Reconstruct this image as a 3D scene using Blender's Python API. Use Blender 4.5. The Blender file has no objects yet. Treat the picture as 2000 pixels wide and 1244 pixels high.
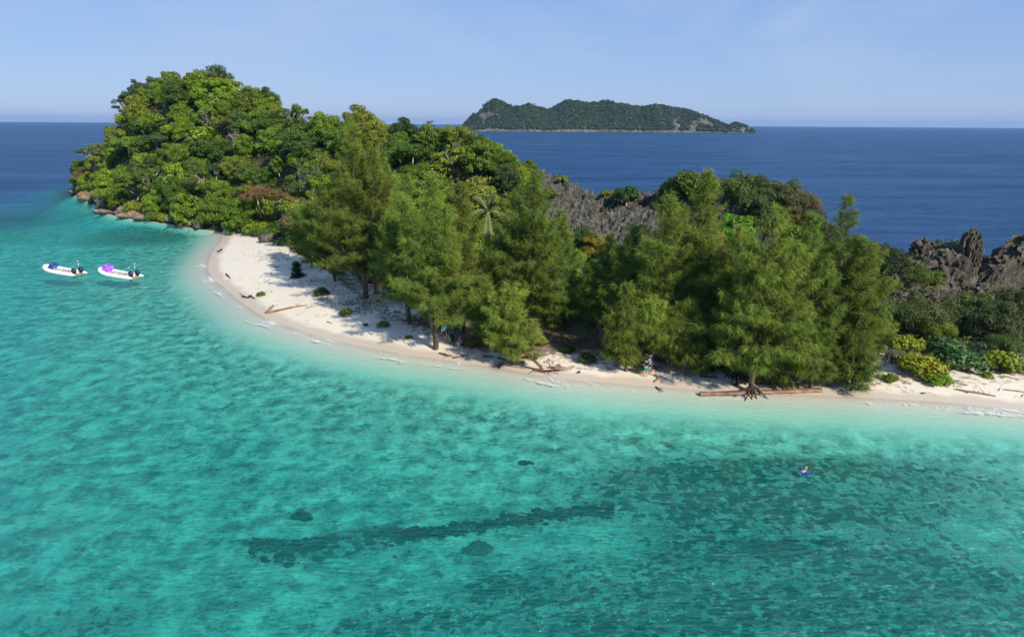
import bpy, bmesh, math, random
import numpy as np
from mathutils import Vector, Matrix, Euler

rng = np.random.default_rng(7)
random.seed(7)
R_ = math.radians
S = bpy.context.scene
C = S.collection

# ------------------------------------------------------------------ camera
CAM_H, PITCH, ROLL, FPX = 22.0, 15.9, 0.344, 1333.0
cam_d = bpy.data.cameras.new("camera")
cam = bpy.data.objects.new("camera", cam_d)
C.objects.link(cam)
cam_d.sensor_width = 36.0
cam_d.lens = 36.0 * FPX / 2000.0
cam_d.clip_start = 0.5
cam_d.clip_end = 60000.0
CR = Matrix.Rotation(R_(90 - PITCH), 3, 'X') @ Matrix.Rotation(R_(ROLL), 3, 'Z')
cam.matrix_world = Matrix.Translation((0, 0, CAM_H)) @ CR.to_4x4()
S.camera = cam

# ------------------------------------------------------------------ sky, sun, exposure
SUN_EL, SUN_AZ = 33.0, 143.0            # azimuth clockwise from +Y
world = bpy.data.worlds.new("World")
S.world = world
world.use_nodes = True
wn, wl = world.node_tree.nodes, world.node_tree.links
bg = wn['Background']
sky = wn.new('ShaderNodeTexSky')
sky.sky_type = 'NISHITA'
sky.sun_disc = False
sky.sun_elevation = R_(SUN_EL)
sky.sun_rotation = R_(SUN_AZ)
sky.altitude = 0
sky.air_density = 1.0
sky.dust_density = 0.1
sky.ozone_density = 5.0
tc = wn.new('ShaderNodeTexCoord')
mp = wn.new('ShaderNodeMapping')
mp.inputs['Scale'].default_value = (1.0, 1.0, 3.4)
mp.inputs['Rotation'].default_value = (0.0, R_(-12), 0.0)
nz = wn.new('ShaderNodeTexNoise')
nz.inputs['Scale'].default_value = 2.3
nz.inputs['Detail'].default_value = 9
nz.inputs['Roughness'].default_value = 0.55
nz.inputs['Distortion'].default_value = 0.6
rp = wn.new('ShaderNodeValToRGB')
rp.color_ramp.elements[0].position = 0.44
rp.color_ramp.elements[0].color = (0, 0, 0, 1)
rp.color_ramp.elements[1].position = 0.68
rp.color_ramp.elements[1].color = (0.65, 0.65, 0.65, 1)
mx = wn.new('ShaderNodeMix')
mx.data_type = 'RGBA'
SKY_TINT = wn.new('ShaderNodeMix')
SKY_TINT.data_type = 'RGBA'
SKY_TINT.blend_type = 'MULTIPLY'
SKY_TINT.inputs[0].default_value = 1.0
SKY_TINT.inputs[7].default_value = (1.0, 1.0, 1.0, 1)
mx.inputs[7].default_value = (3.3, 4.1, 5.7, 1)
wl.new(tc.outputs['Generated'], mp.inputs[0])
wl.new(mp.outputs[0], nz.inputs['Vector'])
wl.new(nz.outputs['Fac'], rp.inputs[0])
wl.new(rp.outputs[0], mx.inputs[0])
wl.new(sky.outputs[0], SKY_TINT.inputs[6])
# even tropical haze: the clear-sky model is blended with the soft blue that the photograph's sky shows
spz = wn.new('ShaderNodeSeparateXYZ')
grd = wn.new('ShaderNodeValToRGB')
grd.color_ramp.elements[0].position = 0.0
grd.color_ramp.elements[0].color = (0.33, 0.46, 0.74, 1)
grd.color_ramp.elements[1].position = 0.34
grd.color_ramp.elements[1].color = (0.165, 0.325, 0.70, 1)
SKYV = wn.new('ShaderNodeVectorMath')
SKYV.operation = 'SCALE'
SKYV.inputs['Scale'].default_value = 7.3
mx2 = wn.new('ShaderNodeMix')
mx2.data_type = 'RGBA'
mx2.inputs[0].default_value = 0.82
wl.new(tc.outputs['Generated'], spz.inputs[0])
wl.new(spz.outputs[2], grd.inputs[0])
wl.new(grd.outputs[0], SKYV.inputs[0])
wl.new(SKY_TINT.outputs[2], mx2.inputs[6])
wl.new(SKYV.outputs[0], mx2.inputs[7])
wl.new(mx2.outputs[2], mx.inputs[6])
wl.new(mx.outputs[2], bg.inputs[0])
bg.inputs[1].default_value = 0.10

sun_d = bpy.data.lights.new("sun", 'SUN')
sun_d.energy = 4.2
sun_d.angle = R_(0.53)
sun_d.color = (1.0, 0.91, 0.77)
sun = bpy.data.objects.new("sun", sun_d)
C.objects.link(sun)
sd = Vector((math.sin(R_(SUN_AZ)) * math.cos(R_(SUN_EL)), math.cos(R_(SUN_AZ)) * math.cos(R_(SUN_EL)), math.sin(R_(SUN_EL))))
sun.rotation_euler = sd.to_track_quat('Z', 'Y').to_euler()
sun.location = (60, -60, 90)

S.view_settings.view_transform = 'Standard'
S.view_settings.look = 'None'
S.view_settings.gamma = 1.0
S.view_settings.use_curve_mapping = False
S.view_settings.exposure = 0.55
S.render.engine = 'CYCLES'
cy = S.cycles
cy.max_bounces = 7
cy.diffuse_bounces = 2
cy.glossy_bounces = 2
cy.transmission_bounces = 3
cy.transparent_max_bounces = 10
cy.volume_bounces = 0
cy.use_denoising = True
cy.use_adaptive_sampling = True
cy.adaptive_threshold = 0.01
cy.caustics_reflective = False
cy.caustics_refractive = False
cy.sample_clamp_indirect = 4.0

HAZE_D = 5e-5

# ------------------------------------------------------------------ photo ray -> world point
CRn = np.array(CR)
def ray(px, py):
    d = CRn @ np.array([(px - 1000) / FPX, -(py - 622) / FPX, -1.0])
    return d
def P(px, py, z=0.0):
    d = ray(px, py)
    t = (z - CAM_H) / d[2]
    return np.array([d[0] * t, d[1] * t, z])
def Q(px, py, Y):
    d = ray(px, py)
    t = Y / d[1]
    return np.array([d[0] * t, Y, CAM_H + d[2] * t])
def proj(p):
    q = CRn.T @ (np.asarray(p, float) - np.array([0, 0, CAM_H]))
    return 1000 + FPX * q[0] / -q[2], 622 - FPX * q[1] / -q[2]

# ------------------------------------------------------------------ numpy noise
def _hash(ix, iy, iz, seed):
    h = (ix * 374761393 + iy * 668265263 + iz * 2147483647 + seed * 1274126177) & 0xFFFFFFFF
    h = ((h ^ (h >> 13)) * 1274126177) & 0xFFFFFFFF
    h = h ^ (h >> 16)
    return (h & 0xFFFFFF) / float(0xFFFFFF)
def vnoise(p, seed=0):
    p = np.asarray(p, float)
    i = np.floor(p).astype(np.int64)
    f = p - i
    u = f * f * (3 - 2 * f)
    r = 0
    for dx in (0, 1):
        for dy in (0, 1):
            for dz in (0, 1):
                w = (u[..., 0] if dx else 1 - u[..., 0]) * (u[..., 1] if dy else 1 - u[..., 1]) * (u[..., 2] if dz else 1 - u[..., 2])
                r = r + w * _hash(i[..., 0] + dx, i[..., 1] + dy, i[..., 2] + dz, seed)
    return r * 2 - 1
def fbm(p, octaves=4, seed=0, gain=0.5, ridged=False):
    p = np.asarray(p, float)
    a, s, r = 1.0, 1.0, 0
    tot = 0
    for k in range(octaves):
        n = vnoise(p * s + k * 17.3, seed + k)
        r = r + a * ((1 - 2 * np.abs(n)) if ridged else n)
        tot += a
        a *= gain
        s *= 2.03
    return r / tot
def n2(x, y, scale, octaves=4, seed=0, **k):
    return fbm(np.stack([x / scale, y / scale, np.zeros_like(x) + 0.37], -1), octaves, seed, **k)
def sstep(a, b, x):
    t = np.clip((x - a) / (b - a), 0, 1)
    return t * t * (3 - 2 * t)

# ------------------------------------------------------------------ mesh helpers
def mesh_np(name, verts, faces, tint=None, smooth=False, mat=None, extra=None):
    """verts (N,3); faces (M,k) array or list of such arrays"""
    me = bpy.data.meshes.new(name)
    verts = np.asarray(verts, np.float32)
    fl = faces if isinstance(faces, list) else [faces]
    fl = [np.asarray(f, np.int32) for f in fl if len(f)]
    me.vertices.add(len(verts))
    me.vertices.foreach_set('co', verts.ravel())
    nl = sum(f.size for f in fl)
    npoly = sum(len(f) for f in fl)
    me.loops.add(nl)
    me.loops.foreach_set('vertex_index', np.concatenate([f.ravel() for f in fl]))
    tot = np.concatenate([np.full(len(f), f.shape[1], np.int32) for f in fl])
    st = np.concatenate([[0], np.cumsum(tot)[:-1]]).astype(np.int32)
    me.polygons.add(npoly)
    me.polygons.foreach_set('loop_start', st)
    me.polygons.foreach_set('use_smooth', np.full(npoly, smooth, bool))
    me.update(calc_edges=True)
    if tint is not None:
        a = me.attributes.new('tint', 'FLOAT', 'POINT')
        a.data.foreach_set('value', np.asarray(tint, np.float32))
    if extra:
        for k, v in extra.items():
            a = me.attributes.new(k, 'FLOAT', 'POINT')
            a.data.foreach_set('value', np.asarray(v, np.float32))
    if mat is not None:
        me.materials.append(mat)
    return me
def link(name, me, parent=None, loc=None, rot=None, scale=None):
    o = bpy.data.objects.new(name, me)
    C.objects.link(o)
    if parent is not None:
        o.parent = parent
    if loc is not None:
        o.location = loc
    if rot is not None:
        o.rotation_euler = rot
    if scale is not None:
        o.scale = scale
    return o
def tag(o, label=None, cat=None, group=None, kind=None):
    if label: o['label'] = label
    if cat: o['category'] = cat
    if group: o['group'] = group
    if kind: o['kind'] = kind
    return o
def thing(name, label, cat, loc=(0, 0, 0), rot=(0, 0, 0), group=None, scale=None):
    o = link(name, None, None, loc, rot, scale)
    return tag(o, label, cat, group)

class MB:
    """collects verts and quads/tris into one mesh"""
    def __init__(s):
        s.v, s.q, s.t, s.n = [], [], [], 0
    def add(s, v, q=None, t=None):
        v = np.asarray(v, float).reshape(-1, 3)
        if q is not None and len(q): s.q.append(np.asarray(q, int) + s.n)
        if t is not None and len(t): s.t.append(np.asarray(t, int) + s.n)
        s.v.append(v)
        s.n += len(v)
    def tube(s, pts, rad, n=6, squash=1.0):
        pts = np.asarray(pts, float)
        m = len(pts)
        rad = np.ones(m) * rad if np.isscalar(rad) else np.asarray(rad, float)
        tan = np.gradient(pts, axis=0)
        tan /= np.linalg.norm(tan, axis=1)[:, None] + 1e-9
        up = np.array([0, 0, 1.0]) if abs(tan[0][2]) < 0.9 else np.array([1.0, 0, 0])
        a = np.cross(tan, up)
        a /= np.linalg.norm(a, axis=1)[:, None] + 1e-9
        b = np.cross(a, tan)
        th = np.arange(n) * 2 * math.pi / n
        ring = pts[:, None, :] + rad[:, None, None] * (np.cos(th)[None, :, None] * a[:, None, :] + squash * np.sin(th)[None, :, None] * b[:, None, :])
        v = ring.reshape(-1, 3)
        i = np.arange(m - 1)[:, None] * n
        j = np.arange(n)[None, :]
        k = (j + 1) % n
        q = np.stack([i + j, i + k, i + n + k, i + n + j], -1).reshape(-1, 4)
        v = np.vstack([v, pts[0], pts[-1]])
        c0, c1 = m * n, m * n + 1
        t = [(c0, (jj + 1) % n, jj) for jj in range(n)] + [(c1, (m - 1) * n + jj, (m - 1) * n + (jj + 1) % n) for jj in range(n)]
        s.add(v, q, t)
    def box(s, c, d, rz=0.0, rot=None):
        x, y, z = d[0] / 2, d[1] / 2, d[2] / 2
        v = np.array([[sx * x, sy * y, sz * z] for sx in (-1, 1) for sy in (-1, 1) for sz in (-1, 1)])
        M = np.array(rot.to_matrix()) if rot is not None else np.array(Matrix.Rotation(rz, 3, 'Z'))
        v = v @ M.T + np.asarray(c, float)
        s.add(v, [(0, 1, 3, 2), (4, 6, 7, 5), (0, 4, 5, 1), (2, 3, 7, 6), (0, 2, 6, 4), (1, 5, 7, 3)])
    def lathe(s, prof, n=16, c=(0, 0, 0), sx=1.0, sy=1.0):
        prof = np.asarray(prof, float)
        th = np.arange(n) * 2 * math.pi / n
        v = np.stack([prof[:, None, 0] * np.cos(th) * sx, prof[:, None, 0] * np.sin(th) * sy, np.repeat(prof[:, 1:2], n, 1)], -1).reshape(-1, 3) + np.asarray(c)
        m = len(prof)
        i = np.arange(m - 1)[:, None] * n
        j = np.arange(n)[None, :]
        k = (j + 1) % n
        s.add(v, np.stack([i + j, i + k, i + n + k, i + n + j], -1).reshape(-1, 4))
    def mesh(s, name, mat, smooth=False):
        f = []
        if s.q: f.append(np.vstack(s.q))
        if s.t: f.append(np.vstack(s.t))
        return mesh_np(name, np.vstack(s.v), f, smooth=smooth, mat=mat)
    def build(s, name, mat, parent=None, smooth=False, **k):
        return link(name, s.mesh(name, mat, smooth), parent, **k)

_ico = {}
def ico(sub):
    if sub not in _ico:
        bm = bmesh.new()
        bmesh.ops.create_icosphere(bm, subdivisions=sub, radius=1.0)
        v = np.array([x.co[:] for x in bm.verts])
        f = np.array([[w.index for w in g.verts] for g in bm.faces])
        bm.free()
        _ico[sub] = (v, f)
    return _ico[sub]

# ------------------------------------------------------------------ materials
def newmat(name):
    m = bpy.data.materials.new(name)
    m.use_nodes = True
    nt = m.node_tree
    for n in list(nt.nodes):
        nt.nodes.remove(n)
    out = nt.nodes.new('ShaderNodeOutputMaterial')
    return m, nt, out
class NT:
    def __init__(s, nt): s.nt = nt
    def n(s, t, **k):
        x = s.nt.nodes.new(t)
        for a, b in k.items(): setattr(x, a, b)
        return x
    def l(s, a, b): s.nt.links.new(a, b)
    def math(s, op, a, b=None, c=None, clamp=False):
        x = s.n('ShaderNodeMath', operation=op)
        x.use_clamp = clamp
        for i, v in enumerate((a, b, c)):
            if v is None: continue
            if hasattr(v, 'links'): s.l(v, x.inputs[i])
            else: x.inputs[i].default_value = v
        return x.outputs[0]
    def mix(s, f, a, b, mode='MIX'):
        x = s.n('ShaderNodeMix', data_type='RGBA', blend_type=mode)
        for i, v in ((0, f), (6, a), (7, b)):
            if hasattr(v, 'links'): s.l(v, x.inputs[i])
            elif i == 0: x.inputs[i].default_value = v
            else: x.inputs[i].default_value = (*v[:3], 1)
        return x.outputs[2]
    def ramp(s, f, stops, interp='LINEAR'):
        x = s.n('ShaderNodeValToRGB')
        e = x.color_ramp.elements
        x.color_ramp.interpolation = interp
        for i, (p, c) in enumerate(stops):
            if i < 2: el = e[i]
            else: el = e.new(p)
            el.position = p
            c = (c, c, c) if np.isscalar(c) else c
            el.color = (*c, 1)
        s.l(f, x.inputs[0])
        return x.outputs[0]
    def noise(s, vec, scale, detail=4, rough=0.5, dist=0.0, out='Fac'):
        x = s.n('ShaderNodeTexNoise')
        x.inputs['Scale'].default_value = scale
        x.inputs['Detail'].default_value = detail
        x.inputs['Roughness'].default_value = rough
        x.inputs['Distortion'].default_value = dist
        if vec is not None: s.l(vec, x.inputs['Vector'])
        return x.outputs[out]
    def attr(s, name):
        x = s.n('ShaderNodeAttribute')
        x.attribute_name = name
        return x.outputs['Fac']
    def pos(s):
        return s.n('ShaderNodeNewGeometry').outputs['Position']
    def obj(s):
        return s.n('ShaderNodeTexCoord').outputs['Object']
    def mapping(s, vec, scale=(1, 1, 1), rot=(0, 0, 0)):
        x = s.n('ShaderNodeMapping')
        x.inputs['Scale'].default_value = scale
        x.inputs['Rotation'].default_value = rot
        s.l(vec, x.inputs[0])
        return x.outputs[0]

def foliage_mat(name, trans=0.3, rough=0.55, spec=0.25, lo=0.60, hi=1.45, warm=(1.12, 1.04, 0.7)):
    m, nt, out = newmat(name)
    N = NT(nt)
    oi = N.n('ShaderNodeObjectInfo')
    t = N.attr('tint')
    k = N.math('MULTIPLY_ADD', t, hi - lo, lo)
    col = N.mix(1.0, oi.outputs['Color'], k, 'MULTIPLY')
    wcol = N.mix(1.0, col, warm, 'MULTIPLY')
    col = N.mix(N.ramp(t, [(0.55, 0.0), (1.0, 0.9)]), col, wcol)
    b = N.n('ShaderNodeBsdfPrincipled')
    b.inputs['Roughness'].default_value = rough
    b.inputs['Specular IOR Level'].default_value = spec
    N.l(col, b.inputs['Base Color'])
    tr = N.n('ShaderNodeBsdfTranslucent')
    tcol = N.mix(1.0, col, (1.2, 1.25, 0.5), 'MULTIPLY')
    N.l(tcol, tr.inputs[0])
    ms = N.n('ShaderNodeMixShader')
    ms.inputs[0].default_value = trans
    N.l(b.outputs[0], ms.inputs[1])
    N.l(tr.outputs[0], ms.inputs[2])
    N.l(ms.outputs[0], out.inputs[0])
    return m
M_LEAF = foliage_mat('broad_leaf', 0.30, 0.5, 0.3)
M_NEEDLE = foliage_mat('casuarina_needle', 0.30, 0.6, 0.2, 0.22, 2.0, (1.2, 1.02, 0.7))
M_STRAP = foliage_mat('strap_leaf', 0.25, 0.4, 0.4, 0.6, 1.4)

def simple_mat(name, col, rough=0.6, spec=0.3, var=0.25, vscale=6.0, bump=0.0, col2=None, metal=0.0):
    m, nt, out = newmat(name)
    N = NT(nt)
    b = N.n('ShaderNodeBsdfPrincipled')
    b.inputs['Roughness'].default_value = rough
    b.inputs['Specular IOR Level'].default_value = spec
    b.inputs['Metallic'].default_value = metal
    nzv = N.noise(N.obj(), vscale, 5, 0.6)
    c2 = col2 if col2 is not None else tuple(c * (1 - var) for c in col)
    c1 = tuple(min(1, c * (1 + var * 0.5)) for c in col)
    N.l(N.mix(N.ramp(nzv, [(0.35, 0.0), (0.65, 1.0)]), c2, c1), b.inputs['Base Color'])
    if bump > 0:
        bp = N.n('ShaderNodeBump')
        bp.inputs['Strength'].default_value = bump
        bp.inputs['Distance'].default_value = 0.05
        N.l(nzv, bp.inputs['Height'])
        N.l(bp.outputs[0], b.inputs['Normal'])
    N.l(b.outputs[0], out.inputs[0])
    return m
M_BARK = simple_mat('pale_bark', (0.36, 0.31, 0.25), 0.85, 0.1, 0.5, 1.5, 0.6)
M_BARKD = simple_mat('casuarina_bark', (0.17, 0.125, 0.095), 0.9, 0.1, 0.5, 2.0, 0.6)
M_DEAD = simple_mat('bleached_wood', (0.50, 0.45, 0.38), 0.85, 0.1, 0.4, 2.5, 0.5)
M_DRIFT = simple_mat('brown_driftwood', (0.24, 0.15, 0.09), 0.8, 0.2, 0.6, 2.2, 0.6)
M_DARKW = simple_mat('dark_wet_wood', (0.06, 0.038, 0.03), 0.7, 0.3, 0.6, 3.0, 0.6)
M_REDW = simple_mat('reddish_trunk', (0.20, 0.085, 0.055), 0.7, 0.25, 0.5, 2.0, 0.6)

def rock_mat(name, c_lo, c_hi, stain, sc=1.0, pale=None, use_wet=False, green=None):
    m, nt, out = newmat(name)
    N = NT(nt)
    p = N.pos()
    st = N.mapping(p, (1.0, 1.0, 0.28))
    n1 = N.noise(st, 1.1 * sc, 8, 0.66)
    n2_ = N.noise(p, 0.28 * sc, 5, 0.6)
    n3 = N.noise(st, 5.0 * sc, 6, 0.7)
    col = N.mix(N.ramp(n1, [(0.36, 0.0), (0.66, 1.0)]), c_lo, c_hi)
    col = N.mix(N.ramp(n2_, [(0.50, 0.0), (0.66, 0.75)]), col, stain)
    col = N.mix(N.ramp(n3, [(0.40, 0.7), (0.56, 0.0)]), col, tuple(c * 0.35 for c in c_lo))
    if pale is not None:
        n4 = N.noise(p, 0.75 * sc, 6, 0.65)
        col = N.mix(N.ramp(n4, [(0.58, 0.0), (0.66, 0.8)]), col, pale)
    if green is not None:
        n5 = N.noise(p, 0.5 * sc, 5, 0.65, 0.3)
        nrm = N.n('ShaderNodeSeparateXYZ')
        N.l(N.n('ShaderNodeNewGeometry').outputs['Normal'], nrm.inputs[0])
        g = N.math('MULTIPLY', N.ramp(n5, [(0.48, 0.0), (0.56, 1.0)]), N.ramp(nrm.outputs[2], [(0.2, 0.0), (0.6, 1.0)]))
        col = N.mix(g, col, green)
    if use_wet:
        sp = N.n('ShaderNodeSeparateXYZ')
        N.l(p, sp.inputs[0])
        w = N.ramp(N.math('ADD', sp.outputs[2], N.math('MULTIPLY', n1, 0.6)), [(0.45, 1.0), (0.95, 0.0)])
        col = N.mix(w, col, (0.045, 0.035, 0.026))
    b = N.n('ShaderNodeBsdfPrincipled')
    b.inputs['Roughness'].default_value = 0.85
    b.inputs['Specular IOR Level'].default_value = 0.2
    N.l(col, b.inputs['Base Color'])
    bp = N.n('ShaderNodeBump')
    bp.inputs['Strength'].default_value = 0.9
    bp.inputs['Distance'].default_value = 0.25
    N.l(N.math('ADD', n1, N.math('MULTIPLY', n3, 0.5)), bp.inputs['Height'])
    N.l(bp.outputs[0], b.inputs['Normal'])
    N.l(b.outputs[0], out.inputs[0])
    return m
M_KARST = rock_mat('grey_karst_limestone', (0.038, 0.038, 0.031), (0.235, 0.225, 0.185), (0.11, 0.105, 0.082), 1.6)
M_CRAG = rock_mat('brown_weathered_limestone', (0.048, 0.045, 0.040), (0.190, 0.162, 0.130), (0.12, 0.085, 0.055), 0.9, pale=(0.24, 0.19, 0.155), green=(0.05, 0.07, 0.02))
M_SHORE = rock_mat('shore_limestone', (0.15, 0.125, 0.095), (0.36, 0.30, 0.23), (0.30, 0.19, 0.09), 1.2, use_wet=True)
M_CORAL = rock_mat('coral_rock', (0.03, 0.035, 0.02), (0.10, 0.11, 0.06), (0.06, 0.06, 0.03), 2.5)

# ------------------------------------------------------------------ shoreline and terrain functions
FRONT = [(142, 378), (165, 388), (196, 397), (200, 414), (240, 426), (300, 432), (350, 441), (400, 449), (434, 450),
         (433, 470), (413, 490), (402, 520), (410, 545), (442, 568), (470, 592), (505, 618), (560, 640), (620, 657), (700, 677),
         (780, 692), (860, 702), (950, 717), (1030, 731), (1100, 742), (1200, 751), (1300, 757), (1370, 764), (1500, 769),
         (1600, 774), (1700, 779), (1800, 785), (1900, 793), (2000, 801), (2200, 822), (2600, 870)]
CREST = [(150, 300, 224, 7), (200, 268, 218, 6), (240, 205, 212, 6), (290, 155, 206, 6), (385, 136, 200, 5), (450, 158, 192, 4.5),
         (520, 198, 183, 2.8), (600, 224, 172, 2.6), (680, 233, 162, 2.8), (760, 237, 152, 3.4), (850, 237, 143, 4), (920, 247, 136, 4),
         (960, 274, 130, 3), (1000, 303, 126, 2.4), (1060, 340, 120, 1.6), (1110, 362, 117, 1.5), (1150, 376, 115, 1.6), (1200, 385, 113, 1.5), (1290, 372, 108, 2),
         (1350, 362, 106, 3.0), (1450, 375, 103, 3), (1540, 392, 100, 3), (1600, 440, 96, 3), (1700, 490, 92, 3), (1850, 505, 91, 3),
         (2000, 500, 90, 3), (2300, 490, 88, 3)]
VEG = [(130, 372), (200, 400), (300, 424), (430, 446), (520, 463), (600, 502), (640, 532), (700, 585), (800, 638), (900, 668), (1000, 685),
       (1100, 690), (1200, 700), (1400, 722), (1600, 742), (1740, 742), (1850, 740), (2000, 735), (2300, 740)]
crest_px = np.array([c[0] for c in CREST], float)
crest_Y = np.array([c[2] for c in CREST], float)
veg_px = np.array([v[0] for v in VEG], float)
veg_Y = np.array([P(v[0], v[1], 1.2)[1] for v in VEG])
def pxof(x, y):
    # photo column of a point near the ground (world azimuth)
    return 1000 + FPX * x / (y * math.cos(R_(PITCH)) + 6.0)
def crestY(x, y): return np.interp(pxof(x, y), crest_px, crest_Y)
def vegY(x, y): return np.interp(pxof(x, y), veg_px, veg_Y)

front = [P(a, b)[:2] for a, b in FRONT]
back = [Q(c[0], 240, c[2] + (42 if c[0] < 700 else 28))[:2] for c in CREST[::-1]]
back = [np.array([300., 60.]), np.array([300., 130.])] + back
front_far = front + [np.array([300., 20.])]
POLY = np.array(front_far + back)
def smooth_poly(p, it=1):
    for _ in range(it):
        q = []
        for i in range(len(p)):
            a, b = p[i], p[(i + 1) % len(p)]
            q += [a * .75 + b * .25, a * .25 + b * .75]
        p = np.array(q)
    return p
POLYS = smooth_poly(POLY, 2)
def sdist(x, y):
    """signed distance to the shoreline, + inland"""
    sh = x.shape
    x, y = x.ravel(), y.ravel()
    best = np.full(x.shape, 1e18)
    inside = np.zeros(x.shape, bool)
    n = len(POLYS)
    for i in range(n):
        a, b = POLYS[i], POLYS[(i + 1) % n]
        dx, dy = b - a
        L = dx * dx + dy * dy + 1e-12
        t = np.clip(((x - a[0]) * dx + (y - a[1]) * dy) / L, 0, 1)
        d = (x - a[0] - t * dx) ** 2 + (y - a[1] - t * dy) ** 2
        best = np.minimum(best, d)
        if a[1] != b[1]:
            c = ((a[1] > y) != (b[1] > y)) & (x < (b[0] - a[0]) * (y - a[1]) / (b[1] - a[1]) + a[0])
            inside ^= c
    return (np.where(inside, 1, -1) * np.sqrt(best)).reshape(sh)

# thin plate spline through ground control points
ctl = []
for (a, b, Y, can) in CREST:
    q = Q(a, b, Y)
    ctl.append((q[0], Y, max(1.0, q[2] - can)))
    q2 = Q(a, b, Y + 14)
    ctl.append((q2[0], Y + 14, max(1.0, (q[2] - can) * 0.62)))
for (a, b) in VEG:
    if a < 480: continue
    q = P(a, b, 1.3)
    ctl.append((q[0], q[1] + 1.0, 1.4))
for (a, Y, z) in [(640, 118, 2.5), (700, 106, 2.5), (780, 102, 2.5), (850, 98, 2.2), (1000, 92, 2), (1150, 88, 2), (1300, 85, 2), (1450, 83, 2), (1600, 79, 2), (1750, 76, 1.8), (1900, 75, 1.8), (2100, 75, 1.8), (2300, 75, 1.8),
                  (1120, 100, 5.0), (1250, 97, 4.5), (1400, 94, 4.5), (1550, 90, 4.0), (1800, 84, 2.6), (2000, 82, 2.6)]:
    q = Q(a, 500, Y)
    ctl.append((q[0], Y, z))
for (a, b) in [(160, 386), (200, 410), (260, 427), (330, 436), (400, 448), (432, 449)]:
    q = P(a, b)
    ctl.append((q[0] + 1.5, q[1] + 4.0, 3.2))
for (a, Y, z) in [(300, 185, 15), (400, 170, 13), (480, 160, 11), (560, 148, 9), (230, 208, 13), (640, 138, 8), (760, 124, 7), (880, 116, 6.5), (1000, 108, 6)]:
    q = Q(a, 400, Y)
    ctl.append((q[0], Y, z))
ctl = np.array(ctl)
def _tk(r2):
    return 0.5 * r2 * np.log(r2 + 1e-9)
_n = len(ctl)
_K = _tk(((ctl[:, None, :2] - ctl[None, :, :2]) ** 2).sum(-1)) + np.eye(_n) * 30.0
_Pm = np.hstack([np.ones((_n, 1)), ctl[:, :2]])
_A = np.block([[_K, _Pm], [_Pm.T, np.zeros((3, 3))]])
_w = np.linalg.solve(_A, np.concatenate([ctl[:, 2], [0, 0, 0]]))
def tps(x, y):
    sh = x.shape
    x, y = x.ravel(), y.ravel()
    r = np.full(x.shape, _w[_n]) + _w[_n + 1] * x + _w[_n + 2] * y
    for i in range(_n):
        r += _w[i] * _tk((x - ctl[i, 0]) ** 2 + (y - ctl[i, 1]) ** 2)
    return r.reshape(sh)

XB = P(434, 450)[0]; YB = P(434, 450)[1]
def height(x, y, s=None):
    if s is None: s = sdist(x, y)
    cliff = np.maximum(sstep(XB + 6, XB - 1, x) * sstep(YB - 4, YB + 2, y), sstep(-30, -14, y - crestY(x, y)))
    cap = 0.115 * s + np.maximum(0, s - 9) * 0.04 + np.maximum(0, s - 16) * 0.9
    capc = 1.8 * s
    cap = cap * (1 - cliff) + capc * cliff
    land = np.minimum(tps(x, y), cap)
    land = np.maximum(land, np.minimum(0.10 * s, 1.1)) + 0.06 * n2(x, y, 3.0, 3, 5) * np.clip(s, 0, 3) / 3
    land = np.where(s > 12, land + 0.5 * n2(x, y, 7.0, 3, 9) * sstep(2.2, 5, land), land)
    d = -s
    shal = 0.17 * np.minimum(d, 2.5) + 0.26 * np.clip(d - 2.5, 0, 4.5) + 0.05 * np.clip(d - 7, 0, 16) + 0.010 * np.maximum(d - 23, 0)
    shal = shal + 0.15 * n2(x, y, 6.0, 4, 11) * sstep(2, 12, d)
    left = 19 * sstep(150, 290, y) * sstep(-40, -90, x)
    deep = 30 * sstep(-6, 30, y - crestY(x, y)) * sstep(0, 12, d) * sstep(100, 170, pxof(x, y))
    depth = shal + 1.3 * sstep(0, 2.5, d) * sstep(XB + 4, XB - 4, x) * sstep(YB - 6, YB + 2, y) + left * sstep(0, 25, d) + deep
    depth = np.minimum(depth, 22 + 0 * depth)
    return np.where(s > 0, land, -depth)
def gz(x, y):
    return float(height(np.array([float(x)]), np.array([float(y)]))[0])

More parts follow.
